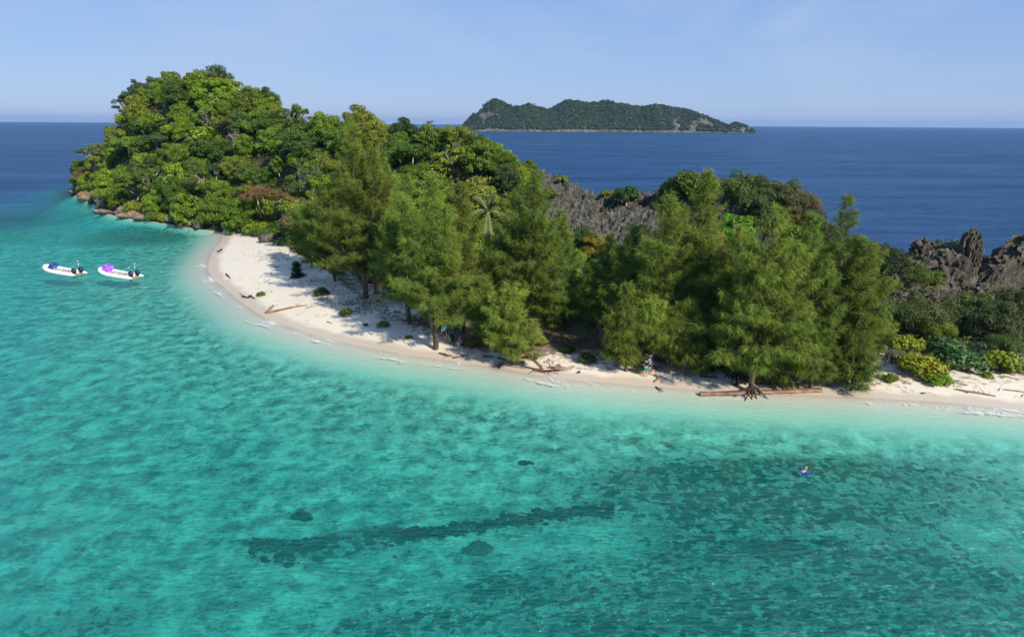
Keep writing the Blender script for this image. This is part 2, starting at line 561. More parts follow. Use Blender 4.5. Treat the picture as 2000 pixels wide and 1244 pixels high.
# ------------------------------------------------------------------ painted reef density (world-space patches)
REEF = []   # (px, py, radius_m_x, radius_m_y, amount)
for a, b, rx, ry, am in [(490, 1048, 1.6, .35, 1), (540, 1052, 2.0, .5, 1), (600, 1045, 2.2, .5, 1), (650, 1040, 2, .5, 1), (700, 1032, 2, .4, 1),
                         (760, 1028, 2, .4, .9), (820, 1030, 1.6, .4, .8), (880, 1028, 1.6, .3, .9), (930, 1020, 1.5, .3, .9), (990, 1012, 1.8, .35, 1), (1040, 1005, 1.4, .3, .9),
                         (1100, 998, 1.5, .3, 1), (1165, 988, 1.8, .4, 1), (600, 1068, 3, .8, .55), (700, 1060, 3, .8, .5),
                         (586, 998, .6, .35, .6), (942, 1068, .8, .45, .6), (1028, 906, .4, .15, .6),
                         (1300, 940, 6, 2.5, .62), (1430, 925, 5, 1.4, .6), (1560, 915, 5, 1.0, .62), (1700, 930, 6, 1.6, .5), (1860, 960, 7, 3, .55), (1620, 990, 4, 2, .55), (1760, 1010, 4, 2, .5), (1480, 1000, 4, 2, .55), (1400, 960, 6, 2.5, .5), (1540, 1075, 5, 1.2, .85), (1650, 1100, 3, 1.6, .5),
                         (1500, 1060, 2, .7, .8), (1050, 1140, 3, .9, .75), (960, 1140, 2, .6, .6), (1700, 1180, 5, 2, .45), (1330, 1090, 2, 1.5, .5), (1330, 1050, 2, 1.5, .45),
                         (1540, 1190, 2, 1.5, .5), (1100, 1225, 3, 1.5, .6), (760, 1215, 2.5, .8, .6), (1250, 1215, 3, 1, .65), (1800, 1080, 3, 2, .45), (1950, 1130, 2, 3, .45), (1400, 1170, 3, 1.5, .55),
                         (200, 1190, 3, 1.5, .3), (450, 1165, 2, .5, .5), (1300, 990, 8, 3, .45), (150, 1000, 6, 3, .15), (700, 900, 14, 4, .12),
                         (1150, 1130, 11, 3.2, .42), (1650, 1160, 9, 3.5, .5), (1900, 1190, 6, 3, .5), (850, 1200, 6, 1.8, .42), (1350, 1210, 6, 2.5, .5), (120, 1215, 4, 1.5, .45),
                 (330, 460, 14, 7, .75), (250, 450, 10, 5, .6), (260, 475, 16, 5, .6), (200, 590, 6, 3, .35), (100, 420, 25, 8, .45), (60, 470, 25, 6, .25),
                         (560, 760, 12, 3, .18), (900, 800, 14, 3, .2), (1150, 850, 12, 3, .15)]:
    q = P(a, b, -2.0)
    REEF.append((q[0], q[1], rx, ry, am))
def reef_density(x, y):
    wx = x + 1.2 * n2(x, y, 3.0, 3, 21)
    wy = y + 0.8 * n2(x, y, 2.5, 3, 22)
    r = np.zeros_like(x)
    for (a, b, rx, ry, am) in REEF:
        g = (am * .62 if ry < .55 and am > .7 else am) * np.exp(-(((wx - a) / rx) ** 2 + ((wy - b) / ry) ** 2) * 0.8)
        r = 1 - (1 - r) * (1 - g)
    return r

# ------------------------------------------------------------------ ground material
def ground_material():
    m, nt, out = newmat('ground_sand_and_soil')
    N = NT(nt)
    p = N.pos()
    sp = N.n('ShaderNodeSeparateXYZ'); N.l(p, sp.inputs[0])
    z = sp.outputs[2]
    nA = N.noise(p, 0.35, 5, 0.6)
    nB = N.noise(p, 6.0, 6, 0.7)
    nC = N.noise(p, 1.3, 6, 0.6)
    dry = N.mix(nA, (0.66, 0.59, 0.46), (0.76, 0.69, 0.56))
    dry = N.mix(N.ramp(nB, [(0.30, 0.5), (0.44, 0.0)]), dry, (0.50, 0.43, 0.32))
    # scattered dark grains of debris
    v = N.n('ShaderNodeTexVoronoi'); v.inputs['Scale'].default_value = 1.6
    N.l(N.noise(p, 0.8, 3, 0.5, 0.0, 'Color'), v.inputs['Vector']) if False else N.l(p, v.inputs['Vector'])
    sp_ = N.math('MULTIPLY', N.ramp(v.outputs['Distance'], [(0.05, 1.0), (0.11, 0.0)]), N.ramp(N.noise(p, 0.4, 3), [(0.5, 0.0), (0.6, 0.8)]))
    dry = N.mix(sp_, dry, (0.16, 0.11, 0.07))
    wetf = N.ramp(N.math('ADD', z, N.math('MULTIPLY', nA, 0.22)), [(0.24, 1.0), (0.34, 0.0)])
    sand = N.mix(wetf, dry, (0.55, 0.475, 0.37))
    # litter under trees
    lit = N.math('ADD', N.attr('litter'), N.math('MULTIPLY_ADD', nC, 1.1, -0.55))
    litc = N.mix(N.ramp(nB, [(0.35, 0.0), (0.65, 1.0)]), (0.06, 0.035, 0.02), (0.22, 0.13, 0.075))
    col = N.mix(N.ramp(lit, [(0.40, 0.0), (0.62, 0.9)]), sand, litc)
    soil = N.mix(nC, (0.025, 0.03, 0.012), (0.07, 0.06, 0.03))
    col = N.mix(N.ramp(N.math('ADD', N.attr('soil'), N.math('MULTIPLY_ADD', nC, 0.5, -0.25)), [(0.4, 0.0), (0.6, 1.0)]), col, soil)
    # seabed
    wob = N.n('ShaderNodeVectorMath', operation='ADD')
    sc = N.n('ShaderNodeVectorMath', operation='SCALE'); sc.inputs['Scale'].default_value = 0.55
    N.l(N.noise(N.mapping(p, (1.0, 1.3, 1), (0, 0, 0.25)), 2.2, 4, 0.65, 0, 'Color'), sc.inputs[0])
    N.l(p, wob.inputs[0]); N.l(sc.outputs[0], wob.inputs[1])
    pw = wob.outputs[0]
    reef = N.attr('reef')
    m1 = N.noise(pw, 0.75, 3, 0.55)
    m2 = N.noise(pw, 2.6, 4, 0.6)
    m3 = N.noise(N.mapping(pw, (1, 1, 1), (0, 0, 1.0)), 0.32, 3, 0.5)
    vor = N.n('ShaderNodeTexVoronoi'); vor.inputs['Scale'].default_value = 0.85
    vor.feature = 'SMOOTH_F1'
    N.l(pw, vor.inputs['Vector'])
    mott = N.math('ADD', N.math('MULTIPLY', m1, 0.5), N.math('ADD', N.math('MULTIPLY', m2, 0.3), N.math('MULTIPLY', N.noise(pw, 8.0, 3, 0.6), 0.2)))
    sb = N.mix(N.ramp(mott, [(0.41, 0.0), (0.58, 1.0)]), (0.09, 0.125, 0.10), (0.80, 0.76, 0.60))
    sb = N.mix(N.ramp(vor.outputs['Distance'], [(0.15, 0.55), (0.6, 0.0)]), sb, (0.30, 0.33, 0.27))
    shal = N.ramp(z, [(0.0, 0.0), (1.0, 1.0)])
    zs = N.ramp(N.math('MULTIPLY', z, -0.5), [(0.35, 1.0), (0.75, 0.0)])
    sb = N.mix(zs, sb, (0.64, 0.60, 0.48))
    m4 = N.noise(pw, 1.5, 5, 0.7)
    k = N.math('MULTIPLY', reef, N.math('MULTIPLY_ADD', N.math('ADD', m2, N.math('ADD', m1, m4)), 3.2, -3.85))
    k = N.math('SUBTRACT', k, N.math('MULTIPLY', zs, 0.5))
    dark = N.mix(m2, (0.010, 0.018, 0.012), (0.05, 0.065, 0.035))
    sb = N.mix(N.ramp(k, [(0.36, 0.0), (0.75, 0.94)]), sb, dark)
    col = N.mix(N.ramp(N.math('MULTIPLY', z, -1.0), [(0.0, 0.0), (0.12, 1.0)]), col, sb)
    b = N.n('ShaderNodeBsdfPrincipled')
    N.l(col, b.inputs['Base Color'])
    N.l(N.math('MULTIPLY_ADD', wetf, -0.5, 0.9), b.inputs['Roughness'])
    b.inputs['Specular IOR Level'].default_value = 0.25
    bp = N.n('ShaderNodeBump'); bp.inputs['Strength'].default_value = 0.25; bp.inputs['Distance'].default_value = 0.06
    dryf = N.math('SUBTRACT', 1.0, wetf)
    N.l(N.math('MULTIPLY', N.math('ADD', N.noise(p, 2.0, 5, 0.6), N.math('MULTIPLY', nB, 0.3)), dryf), bp.inputs['Height'])
    N.l(bp.outputs[0], b.inputs['Normal'])
    N.l(b.outputs[0], out.inputs[0])
    return m
M_GROUND = ground_material()

# island ground + seabed, one sheet
def perspective_grid(px0, px1, nx, Ys):
    tx = np.linspace(px0, px1, nx)
    ax = (tx - 1000) / FPX
    X = ax[None, :] * (Ys[:, None] * math.cos(R_(PITCH)) + 6.0)
    Y = np.repeat(Ys[:, None], nx, 1)
    return X, Y
def grid_faces(nr, nc):
    i = np.arange(nr - 1)[:, None] * nc
    j = np.arange(nc - 1)[None, :]
    return np.stack([i + j, i + j + 1, i + nc + j + 1, i + nc + j], -1).reshape(-1, 4)
Ys = np.concatenate([[4, 8, 12, 16], 19 * np.power(320 / 19.0, np.linspace(0, 1, 460)), 320 * np.power(5.0, np.linspace(0, 1, 24))[1:]])
GX, GY = perspective_grid(-700, 2700, 560, Ys)
gs = sdist(GX, GY)
GZ = height(GX, GY, gs)
reef = reef_density(GX, GY)
GZ = GZ + reef ** 2 * 0.45 * (0.5 + 0.5 * n2(GX, GY, .8, 3, 31)) * (gs < -3)
vy = vegY(GX, GY)
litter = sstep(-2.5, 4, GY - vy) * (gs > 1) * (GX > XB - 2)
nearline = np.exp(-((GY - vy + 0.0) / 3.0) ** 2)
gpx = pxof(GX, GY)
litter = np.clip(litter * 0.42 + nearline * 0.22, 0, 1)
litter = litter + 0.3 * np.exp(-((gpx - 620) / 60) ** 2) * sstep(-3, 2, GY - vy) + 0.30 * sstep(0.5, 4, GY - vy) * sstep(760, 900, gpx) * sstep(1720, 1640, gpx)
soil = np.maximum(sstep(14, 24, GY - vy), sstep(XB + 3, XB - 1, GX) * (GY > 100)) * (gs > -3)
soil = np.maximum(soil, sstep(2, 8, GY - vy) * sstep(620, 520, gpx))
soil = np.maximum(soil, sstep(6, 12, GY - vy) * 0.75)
g_me = mesh_np('island_ground', np.stack([GX, GY, GZ], -1).reshape(-1, 3), grid_faces(*GX.shape), smooth=True, mat=M_GROUND,
               extra={'reef': reef.ravel(), 'litter': litter.ravel(), 'soil': soil.ravel()})
tag(link('beach_and_seabed', g_me), 'white coral sand beach running down into the clear shallow lagoon floor', kind='structure')

# ------------------------------------------------------------------ water
def water_material():
    m, nt, out = newmat('sea_water')
    N = NT(nt)
    p = N.pos()
    d = N.attr('depth')
    dn = N.math('MULTIPLY', d, 1 / 20.0, clamp=True)
    scat = N.ramp(dn, [(0.0, (0.12, 0.50, 0.38)), (0.06, (0.025, 0.46, 0.37)), (0.13, (0.012, 0.36, 0.34)), (0.22, (0.020, 0.22, 0.30)), (0.38, (0.016, 0.11, 0.23)), (0.75, (0.022, 0.086, 0.198))])
    big = N.noise(N.mapping(p, (0.010, 0.030, 0.02)), 1.0, 4, 0.6)
    scat = N.mix(N.ramp(big, [(0.3, 0.0), (0.7, 1.0)]), N.mix(1.0, scat, (0.72, 0.80, 0.86), 'MULTIPLY'), scat)
    st1 = N.noise(N.mapping(p, (0.035, 0.16, 0.1), (0, 0, 0.12)), 1.0, 6, 0.68, 0.3)
    st2 = N.noise(N.mapping(p, (0.30, 1.0, 0.1), (0, 0, 0.12)), 0.9, 5, 0.68, 0.4)
    st3 = N.noise(N.mapping(p, (0.006, 0.028, 0.1), (0, 0, 0.05)), 1.0, 7, 0.72, 0.5)
    stt = N.math('ADD', N.math('MULTIPLY', st3, 0.4), N.math('ADD', N.math('MULTIPLY', st1, 0.3), N.math('MULTIPLY', st2, 0.3)))
    sc2 = N.mix(N.ramp(stt, [(0.44, 0.0), (0.55, 1.0)]), N.mix(1.0, scat, (0.42, 0.60, 0.70), 'MULTIPLY'), N.mix(1.0, scat, (1.5, 1.25, 1.15), 'MULTIPLY'))  # light and dark of the ripples painted into the water colour as streaks
    scat = N.mix(N.ramp(dn, [(0.08, 0.25), (0.3, 0.9)]), scat, sc2)
    alpha = N.math('MULTIPLY', N.math('SUBTRACT', 1.0, N.math('POWER', 2.718, N.math('MULTIPLY', N.math('MULTIPLY_ADD', d, 0.045, 0.012), N.math('MULTIPLY', d, -1.0)))), 1.03, clamp=True)
    kr = [0.47, 0.025, 0.050]
    cmb = N.n('ShaderNodeCombineColor')
    for i in range(3):
        N.l(N.math('POWER', 2.718, N.math('MULTIPLY', d, -kr[i])), cmb.inputs[i])
    trn = N.n('ShaderNodeBsdfTransparent'); N.l(cmb.outputs[0], trn.inputs[0])
    # waves
    w1 = N.noise(N.mapping(p, (0.55, 1.0, 1), (0, 0, 0.35)), 0.9, 5, 0.6, 0.4)
    w2 = N.noise(N.mapping(p, (0.5, 1.15, 1), (0, 0, -0.2)), 3.1, 4, 0.62, 0.3)
    w3 = N.noise(N.mapping(p, (0.4, 1.0, 1), (0, 0, 0.15)), 0.12, 5, 0.65)
    hgt = N.math('ADD', N.math('MULTIPLY', w1, 0.50), N.math('ADD', N.math('MULTIPLY', w2, 0.34), N.math('MULTIPLY', w3, 2.2)))
    bp = N.n('ShaderNodeBump'); bp.inputs['Strength'].default_value = 1.0; bp.inputs['Distance'].default_value = 0.9
    N.l(hgt, bp.inputs['Height'])
    dif = N.n('ShaderNodeBsdfDiffuse')
    N.l(scat, dif.inputs[0]); N.l(bp.outputs[0], dif.inputs['Normal'])
    body = N.n('ShaderNodeMixShader')
    N.l(alpha, body.inputs[0]); N.l(trn.outputs[0], body.inputs[1]); N.l(dif.outputs[0], body.inputs[2])
    fr = N.n('ShaderNodeFresnel'); fr.inputs['IOR'].default_value = 1.33; N.l(bp.outputs[0], fr.inputs['Normal'])
    ff = N.math('MINIMUM', fr.outputs[0], 0.22)
    gl = N.n('ShaderNodeBsdfGlossy'); gl.inputs['Roughness'].default_value = 0.12
    N.l(bp.outputs[0], gl.inputs['Normal'])
    surf = N.n('ShaderNodeMixShader')
    N.l(ff, surf.inputs[0]); N.l(body.outputs[0], surf.inputs[1]); N.l(gl.outputs[0], surf.inputs[2])
    # foam
    foam = N.attr('foam')
    f1 = N.noise(N.mapping(p, (1, 1, 1), (0, 0, 0.3)), 1.3, 6, 0.7, 1.2)
    f2 = N.noise(p, 6.0, 4, 0.6, 0.6)
    fk = N.math('ADD', foam, N.math('MULTIPLY_ADD', N.math('ADD', N.math('MULTIPLY', f1, 0.65), N.math('MULTIPLY', f2, 0.35)), 2.6, -1.3))
    fmask = N.math('MULTIPLY', N.ramp(fk, [(0.42, 0.0), (0.75, 0.85)]), N.ramp(foam, [(0.03, 0.0), (0.2, 1.0)]))
    fd = N.n('ShaderNodeBsdfDiffuse'); fd.inputs[0].default_value = (0.78, 0.80, 0.80, 1)
    fin = N.n('ShaderNodeMixShader')
    N.l(fmask, fin.inputs[0]); N.l(surf.outputs[0], fin.inputs[1]); N.l(fd.outputs[0], fin.inputs[2])
    N.l(fin.outputs[0], out.inputs[0])
    return m
M_WATER = water_material()
def water_mesh():
    rr = np.concatenate([[0.5, 4, 8, 12, 16], 19 * np.power(420 / 19.0, np.linspace(0, 1, 560)), 420 * np.power(17000 / 420.0, np.linspace(0, 1, 60))[1:]])
    th = np.concatenate([np.linspace(-180, -46, 28)[:-1], np.linspace(-46, 46, 620), np.linspace(46, 180, 28)[1:-1]])
    th = np.radians(th)
    X = rr[:, None] * np.sin(th)[None, :]
    Y = rr[:, None] * np.cos(th)[None, :]
    near = (np.hypot(X, Y) < 430)
    depth = np.full(X.shape, 20.0)
    foam = np.zeros(X.shape)
    s = sdist(X[near], Y[near])
    h = height(X[near], Y[near], s)
    dd = -h
    rear = Y[near] < 5
    dd = np.where(rear, 3.0, dd)
    far = sstep(300, 420, np.hypot(X[near], Y[near]))
    dd = dd * (1 - far) + 20 * far
    depth[near] = np.maximum(dd, 0.0)
    # foam patches along the swash line
    xs, ys = X[near], Y[near]
    amt = np.zeros(xs.shape)
    for a, b, r, am in [(402, 520, 3.0, .9), (412, 548, 3.5, .9), (445, 570, 3.0, .8), (480, 600, 2.6, 1), (530, 630, 3.0, .9), (585, 648, 3, .9), (640, 662, 3, .75), (434, 480, 2.0, .9),
                        (700, 677, 3, .35), (760, 690, 2.2, .8), (800, 694, 2, .7), (860, 702, 2.2, .5), (905, 709, 2, .8), (960, 720, 2, .3), (1030, 731, 2, .6), (1090, 741, 2.2, .95),
                        (1150, 748, 2.4, .9), (1210, 752, 2.2, .8), (1300, 757, 1.5, .3), (1500, 768, 1.5, .4), (1640, 777, 1.8, .4), (1700, 779, 2, .8), (1770, 783, 2, .9), (1840, 788, 2, .9), (1900, 794, 2.2, 1), (1960, 799, 2.5, 1), (2020, 805, 3, 1), (2150, 816, 5, .9),
                        (355, 442, 2.5, .9), (300, 432, 1.2, .6)]:
        q = P(a, b)
        amt = np.maximum(amt, am * np.exp(-(((xs - q[0]) ** 2 + (ys - q[1]) ** 2) / r ** 2)))
    band = np.exp(-((s + 0.75 + 0.8 * n2(xs, ys, 4.0, 3, 41)) / 1.05) ** 2)
    lace = np.exp(-((s + 1.5 + 1.1 * n2(xs, ys, 5.0, 3, 47)) / 0.22) ** 2) * 0.46 * sstep(-.35, .3, n2(xs, ys, 9.0, 2, 48))
    edge = np.exp(-((s + 0.12) / 0.20) ** 2) * 0.42
    foam[near] = np.clip(amt * band * 0.58 + edge * sstep(-.3, .2, n2(xs, ys, 3.0, 2, 43)) + lace, 0, 1)
    Z = np.zeros(X.shape)
    Z[near] = 0.05 * n2(xs, ys, 2.2, 3, 51) * sstep(0, 6, -s) + 0.035 * n2(xs, ys, 5.0, 2, 53) + 0.02
    rim = X.shape[1]
    i = np.arange(X.shape[0] - 1)[:, None] * rim
    j = np.arange(rim)[None, :]
    k = (j + 1) % rim
    f = np.stack([i + j, i + rim + j, i + rim + k, i + k], -1).reshape(-1, 4)
    f = f[:, ::-1]
    me = mesh_np('sea', np.stack([X, Y, Z], -1).reshape(-1, 3), f, smooth=True, mat=M_WATER, extra={'depth': depth.ravel(), 'foam': foam.ravel()})
    # make normals point up
    if me.polygons[rim * 100 + 300].normal.z < 0:
        me.flip_normals()
    return me
tag(link('sea', water_mesh()), 'turquoise shallow water turning deep blue offshore', kind='structure')
# ------------------------------------------------------------------ rocks
def rock_mesh(name, mat, sub, size, seed, rough=0.35, flute=0.25, tilt=(0, 0), sc=1.0, sharp=0.0):
    v, f = ico(sub)
    v = v.copy()
    if sharp:
        zz = np.clip(v[:, 2], 0, 1)
        v[:, :2] *= (1 - sharp * zz ** 1.2)[:, None]
    v[:, :2] = np.sign(v[:, :2]) * np.abs(v[:, :2]) ** 0.85
    n = fbm(v * 1.6 * sc + seed * 7.1, 4, seed)
    rd = fbm(v * np.array([3.2, 3.2, 1.2]) * sc + seed * 3.3, 4, seed + 9, 0.6, ridged=True)
    r = 1 + rough * n + flute * (rd - 0.2)
    v = v * r[:, None] * np.asarray(size)
    e = Euler((tilt[0], tilt[1], 0)).to_matrix()
    v = v @ np.array(e).T
    return mesh_np(name, v, f, smooth=False, mat=mat)

# the middle karst ridge
kx = np.linspace(Q(1030, 330, 118)[0], Q(1530, 380, 100)[0], 280)
ky = np.linspace(-19, 9, 140)
KX = np.repeat(kx[None, :], len(ky), 0)
cyr = np.array([float(np.interp(pxof(a, 112.0), crest_px, crest_Y)) for a in kx])
KY = cyr[None, :] + ky[:, None]
KX = KX + 0.1 * rng.standard_normal(KX.shape) * 0.6
KZ = height(KX, KY)
rg = n2(KX, KY, 1.5, 4, 61, ridged=True, gain=0.6)
rg2 = n2(KX + KY * 0.6, KY * 0.5, 0.9, 3, 62, ridged=True)
edge = sstep(0, 3, KX - kx[0]) * sstep(0, 2, kx[-1] - KX)
fr_ = sstep(-19, -16, KY - cyr[None, :]) * sstep(9, 6, KY - cyr[None, :])
KZ = KZ + (-0.9 + 1.5 * np.clip(rg + 0.25, 0, 2) + 0.7 * rg2) * edge * fr_ - (1 - edge * fr_) * 0.8
ridge = thing('limestone_ridge', 'long grey ridge of jagged limestone blades between the casuarinas and the open sea', 'rock', (kx.mean(), 112, 0))
kv = np.stack([KX - kx.mean(), KY - 112, KZ], -1).reshape(-1, 3)
link('ridge_rock', mesh_np('ridge_rock', kv, grid_faces(*KX.shape), smooth=False, mat=M_KARST), ridge)
pin = [rock_mesh('pinnacle', M_KARST, 4, (0.62, 0.30, 1.35), 100 + i, 0.3, 0.42, (0.05, 0.30), 1.2, 0.62) for i in range(6)]
r2 = np.random.default_rng(31)
cnt = 0
while cnt < 285:
    i = r2.integers(0, len(kx)); j = r2.integers(16, 126)
    if cnt < 90: j = int(r2.uniform(72, 100))
    if edge[j, i] < 0.9: continue
    x, y, z = KX[j, i], KY[j, i], KZ[j, i]
    s_ = r2.uniform(0.5, 1.15)
    o = link('pinnacle', pin[cnt % 6], ridge, (x - kx.mean(), y - 112, z + 0.1 * s_), (r2.uniform(-.15, .15), r2.uniform(-.1, .25), r2.uniform(-0.5, 0.5)), (s_ * r2.uniform(.8, 1.4), s_ * r2.uniform(.8, 1.3), s_ * r2.uniform(.6, 1.15)))
    cnt += 1

def place_rock(px, py, Y, size, seed, label, name='rock_outcrop', mat=None, sub=5, tilt=(0, 0), rz=0.0, rough=.3, flute=.35, sharp=0.0, group=None, sc=1.0, cat='rock'):
    q = Q(px, py, Y)
    me = rock_mesh(name, mat or M_CRAG, sub, size, seed, rough, flute, tilt, sc, sharp)
    o = link(name, me, None, q, (0, 0, rz))
    return tag(o, label, cat, group)
# (centre px, centre py, Y, half sizes, tilt)
G_CRAG = 'weathered limestone crags at the right end of the island'
for args in [
    (1700 + 105, 540, 84, (3.6, 2.2, 2.9), 201, 'long slanting brown crag sloping up from left to right behind the feathery bushes', (0.1, -0.35)),
    (1852, 545, 82.5, (2.7, 1.8, 3.3), 202, 'fluted brown crag left below the tall upright limestone tower', (0.0, -0.30)),
    (1886, 502, 86, (1.25, 1.3, 3.4), 203, 'tall upright limestone tower standing against the sea beside a dome bush', (0.05, 0.10)),
    (1800, 498, 88, (1.3, 1.2, 2.3), 204, 'small reddish spire left of the grey-green dome bush', (0.0, -0.2)),
    (1925, 585, 80, (3.2, 1.8, 2.0), 205, 'low shadowed crag at the foot of the limestone tower', (0.1, -0.2)),
    (1975, 520, 84, (3.6, 2.2, 2.6), 206, 'big slanting rock slab with green creepers at the right edge of the photo', (0.0, -0.55)),
    (2030, 505, 84, (4.0, 2.5, 3.6), 207, 'dark crag cut off by the right edge of the photo', (0.0, -0.3)),
    (2010, 590, 78, (4.2, 2.0, 1.9), 208, 'low broken rock shelf at the right edge below the creeper slab', (0.1, -0.3)),
    (1735, 572, 84, (1.6, 1.3, 1.3), 209, 'small low boulder pile left of the slanting brown crag', (0.1, -0.3)),
    (1955, 550, 81, (2.2, 0.8, 2.6), 211, 'thin tilted rock rib between the limestone tower and the creeper slab', (0.0, 0.65)),
    (1758, 570, 81, (2.6, 1.8, 2.2), 212, 'low brown crag nearest the casuarinas, lowest at the left of the outcrop', (0.1, -0.3)),
    (1815, 590, 79, (3.0, 1.6, 1.9), 213, 'broken brown rock at the foot of the long slanting crag', (0.1, -0.25)),
    (2150, 560, 82, (7, 3, 4), 210, 'rock mass beyond the right edge of the photo', (0.0, -0.2)),
]:
    place_rock(args[0], args[1] + 11, args[2], args[3], args[4], args[5], tilt=args[6], group=G_CRAG, rough=.34, flute=.5, sc=1.25)
for k, (px, py, Y, sz, lab) in enumerate([
    (1400, 412, 99, (0.6, .5, 1.9), 'leftmost of the dark tilted rock slabs above the bright green bushes'),
    (1420, 408, 98.5, (0.6, .5, 2.0), 'dark tilted rock slab second from the left above the bright green bushes'),
    (1440, 406, 98, (0.6, .5, 2.2), 'tallest of the dark tilted rock slabs above the bright green bushes'),
    (1465, 412, 98, (0.9, .6, 1.9), 'rightmost of the dark tilted rock slabs above the bright green bushes'),
    (1555, 398, 99, (2.0, 1.4, 1.5), 'rounded grey rock top with dry scrub at the right end of the ridge')]):
    place_rock(px, py, Y, sz, 230 + k, lab, name='rock_slab', mat=M_KARST, tilt=(0, 0.35), rough=.3, flute=.65, sc=1.8, group='dark tilted slabs of the ridge')
# shore rocks under the headland
G_SH = 'limestone boulders at the foot of the forested headland'
SH = [(152, 378, (2.6, 2.0, 1.6), 'low dark rock at the far left tip of the headland'),
      (178, 388, (3.8, 2.5, 2.0), 'shadowed undercut rock just right of the headland tip'),
      (203, 396, (2.4, 2.2, 2.2), 'shadowed rock behind the large pale grey boulder'),
      (213, 404, (3.1, 2.4, 3.2), 'large pale grey boulder standing in the water at the left headland'),
      (201, 415, (2.3, 1.2, .6), 'flat brown rock ledge awash in front of the pale grey boulder'),
      (232, 410, (2.0, 1.8, 2.2), 'grey boulder right of the large pale boulder'),
      (252, 424, (2.6, 1.3, .8), 'low brown ledge right of the grey boulders'),
      (278, 428, (2.0, 1.2, .9), 'low brown ledge left of the long tan rock'),
      (305, 427, (2.6, 1.6, 1.3), 'long tan rock shelf below the leaning grey trunk'),
      (330, 432, (2.3, 1.3, 1.0), 'tan rock shelf with a dark waterline'),
      (356, 440, (1.6, 1.3, .9), 'low rock with white water breaking at its left'),
      (375, 440, (1.8, 1.4, 1.5), 'grey and orange rock left of the bright green shore bush'),
      (388, 445, (1.0, .9, 1.3), 'upright grey rock beside the bright green shore bush'),
      (418, 441, (1.5, 1.2, 1.3), 'orange brown rock right of the bright green shore bush'),
      (431, 444, (1.0, 1.0, .9), 'orange brown boulder where the beach begins')]
SH += [(165, 384, (2.0, 1.6, 1.5), 'small shadowed rock between the headland tip and the undercut rock'), (190, 393, (2.4, 2.0, 2.4), 'dark rock face in shade left of the pale boulder'),
       (222, 398, (2.6, 2.2, 3.0), 'grey rock wall behind the large pale boulder'), (243, 418, (2.2, 1.6, 1.4), 'brown rock under the leaves right of the pale boulder'),
       (265, 424, (2.2, 1.5, 1.1), 'brown rock between two low ledges'), (292, 427, (2.4, 1.6, 1.3), 'tan rock left of the long tan shelf'),
       (318, 429, (2.2, 1.5, 1.5), 'tan rock hidden by the crooked trunk'), (343, 434, (2.2, 1.5, 1.4), 'tan rock left of the white breaking water'),
       (366, 437, (2.2, 1.5, 1.5), 'brown rock behind the white breaking water'), (405, 440, (1.8, 1.4, 1.2), 'orange rock under the bright green shore bush')]
for k, (px, py, sz, lab) in enumerate(SH):
    q = P(px, py + 2)
    me = rock_mesh('shore_boulder', M_SHORE, 4, sz, 300 + k, .28, .4, (0.05, 0.1), 1.1)
    tag(link('shore_boulder', me, None, (q[0], q[1] + sz[1] * .5, sz[2] * .18)), lab, 'rock', G_SH)
tag(link('beach_stone', rock_mesh('beach_stone', M_CRAG, 4, (.9, .6, .45), 341, .2, .2), None, tuple(P(1750, 692, 1.6))), 'pale grey stone half hidden between yellow-green bushes', 'rock')
tag(link('beach_stone', rock_mesh('beach_stone', M_CRAG, 4, (1.6, 1.0, 1.1), 342, .3, .3), None, tuple(P(524, 468, 1.4))), 'dark rock under the trees at the top end of the beach', 'rock')

# coral heads
def coral_head(px, py, r, label, seed):
    q = P(px, py, -1.9)
    q[2] = gz(q[0], q[1])
    rr_ = np.random.default_rng(seed)
    V, F = [], []
    vv, ff = ico(3)
    for k in range(16):
        a = rr_.uniform(0, 6.28); d_ = r * rr_.uniform(0, .85) ** .8; q_ = r * rr_.uniform(.16, .42)
        w = vv * (1 + .8 * fbm(vv * 2.2 + k * 3, 3, seed + k))[:, None] * np.array([q_ * 1.2, q_ * .8, q_]) + np.array([math.cos(a) * d_ * 1.3, math.sin(a) * d_ * .7, q_ * .3])
        F.append(ff + len(vv) * k); V.append(w)
    me = mesh_np('coral_head', np.vstack(V), np.vstack(F), smooth=False, mat=M_CORAL)
    tag(link('coral_head', me, None, q), label, 'coral', 'lone coral heads on the lagoon floor')
coral_head(586, 996, .62, 'lone dark coral head on pale sand above the left end of the reef line', 401)
coral_head(940, 1063, .75, 'lone dark coral head just below the middle of the reef line', 402)
coral_head(1028, 905, .45, 'small dark coral head alone between the reef line and the beach', 403)
v0, f0 = ico(2)
vs, fs, n_ = [], [], 0
r3 = np.random.default_rng(5)
line = [(488, 1042), (545, 1052), (600, 1048), (660, 1040), (720, 1030), (790, 1030), (860, 1030), (930, 1021), (1000, 1012), (1060, 1003), (1130, 993), (1200, 986)]
for k in range(900):
    t = r3.uniform(0, len(line) - 1.01); i = int(t)
    a = np.array(line[i]); b = np.array(line[i + 1])
    px, py = a + (b - a) * (t - i)
    if n2(np.array([px]), np.array([0.0]), 40.0, 2, 77)[0] < -0.42: continue
    q = P(px, py + r3.normal() * 5 + (abs(r3.normal()) * 16 if (k % 3 == 0 and px < 800) else 0), -1.9)
    r = r3.uniform(.05, .13) if k % 4 else r3.uniform(.15, .30)
    v = v0 * (1 + 0.9 * fbm(v0 * 2.5 + k, 2, k))[:, None] * np.array([r * 1.3, r, r * .6]) + np.array([q[0], q[1], gz(q[0], q[1]) + .08])
    vs.append(v); fs.append(f0 + n_); n_ += len(v0)
tag(link('coral_reef_line', mesh_np('coral_reef_line', np.vstack(vs), np.vstack(fs), smooth=False, mat=M_CORAL)), 'dark line of coral lumps lying across the lagoon floor', kind='stuff')

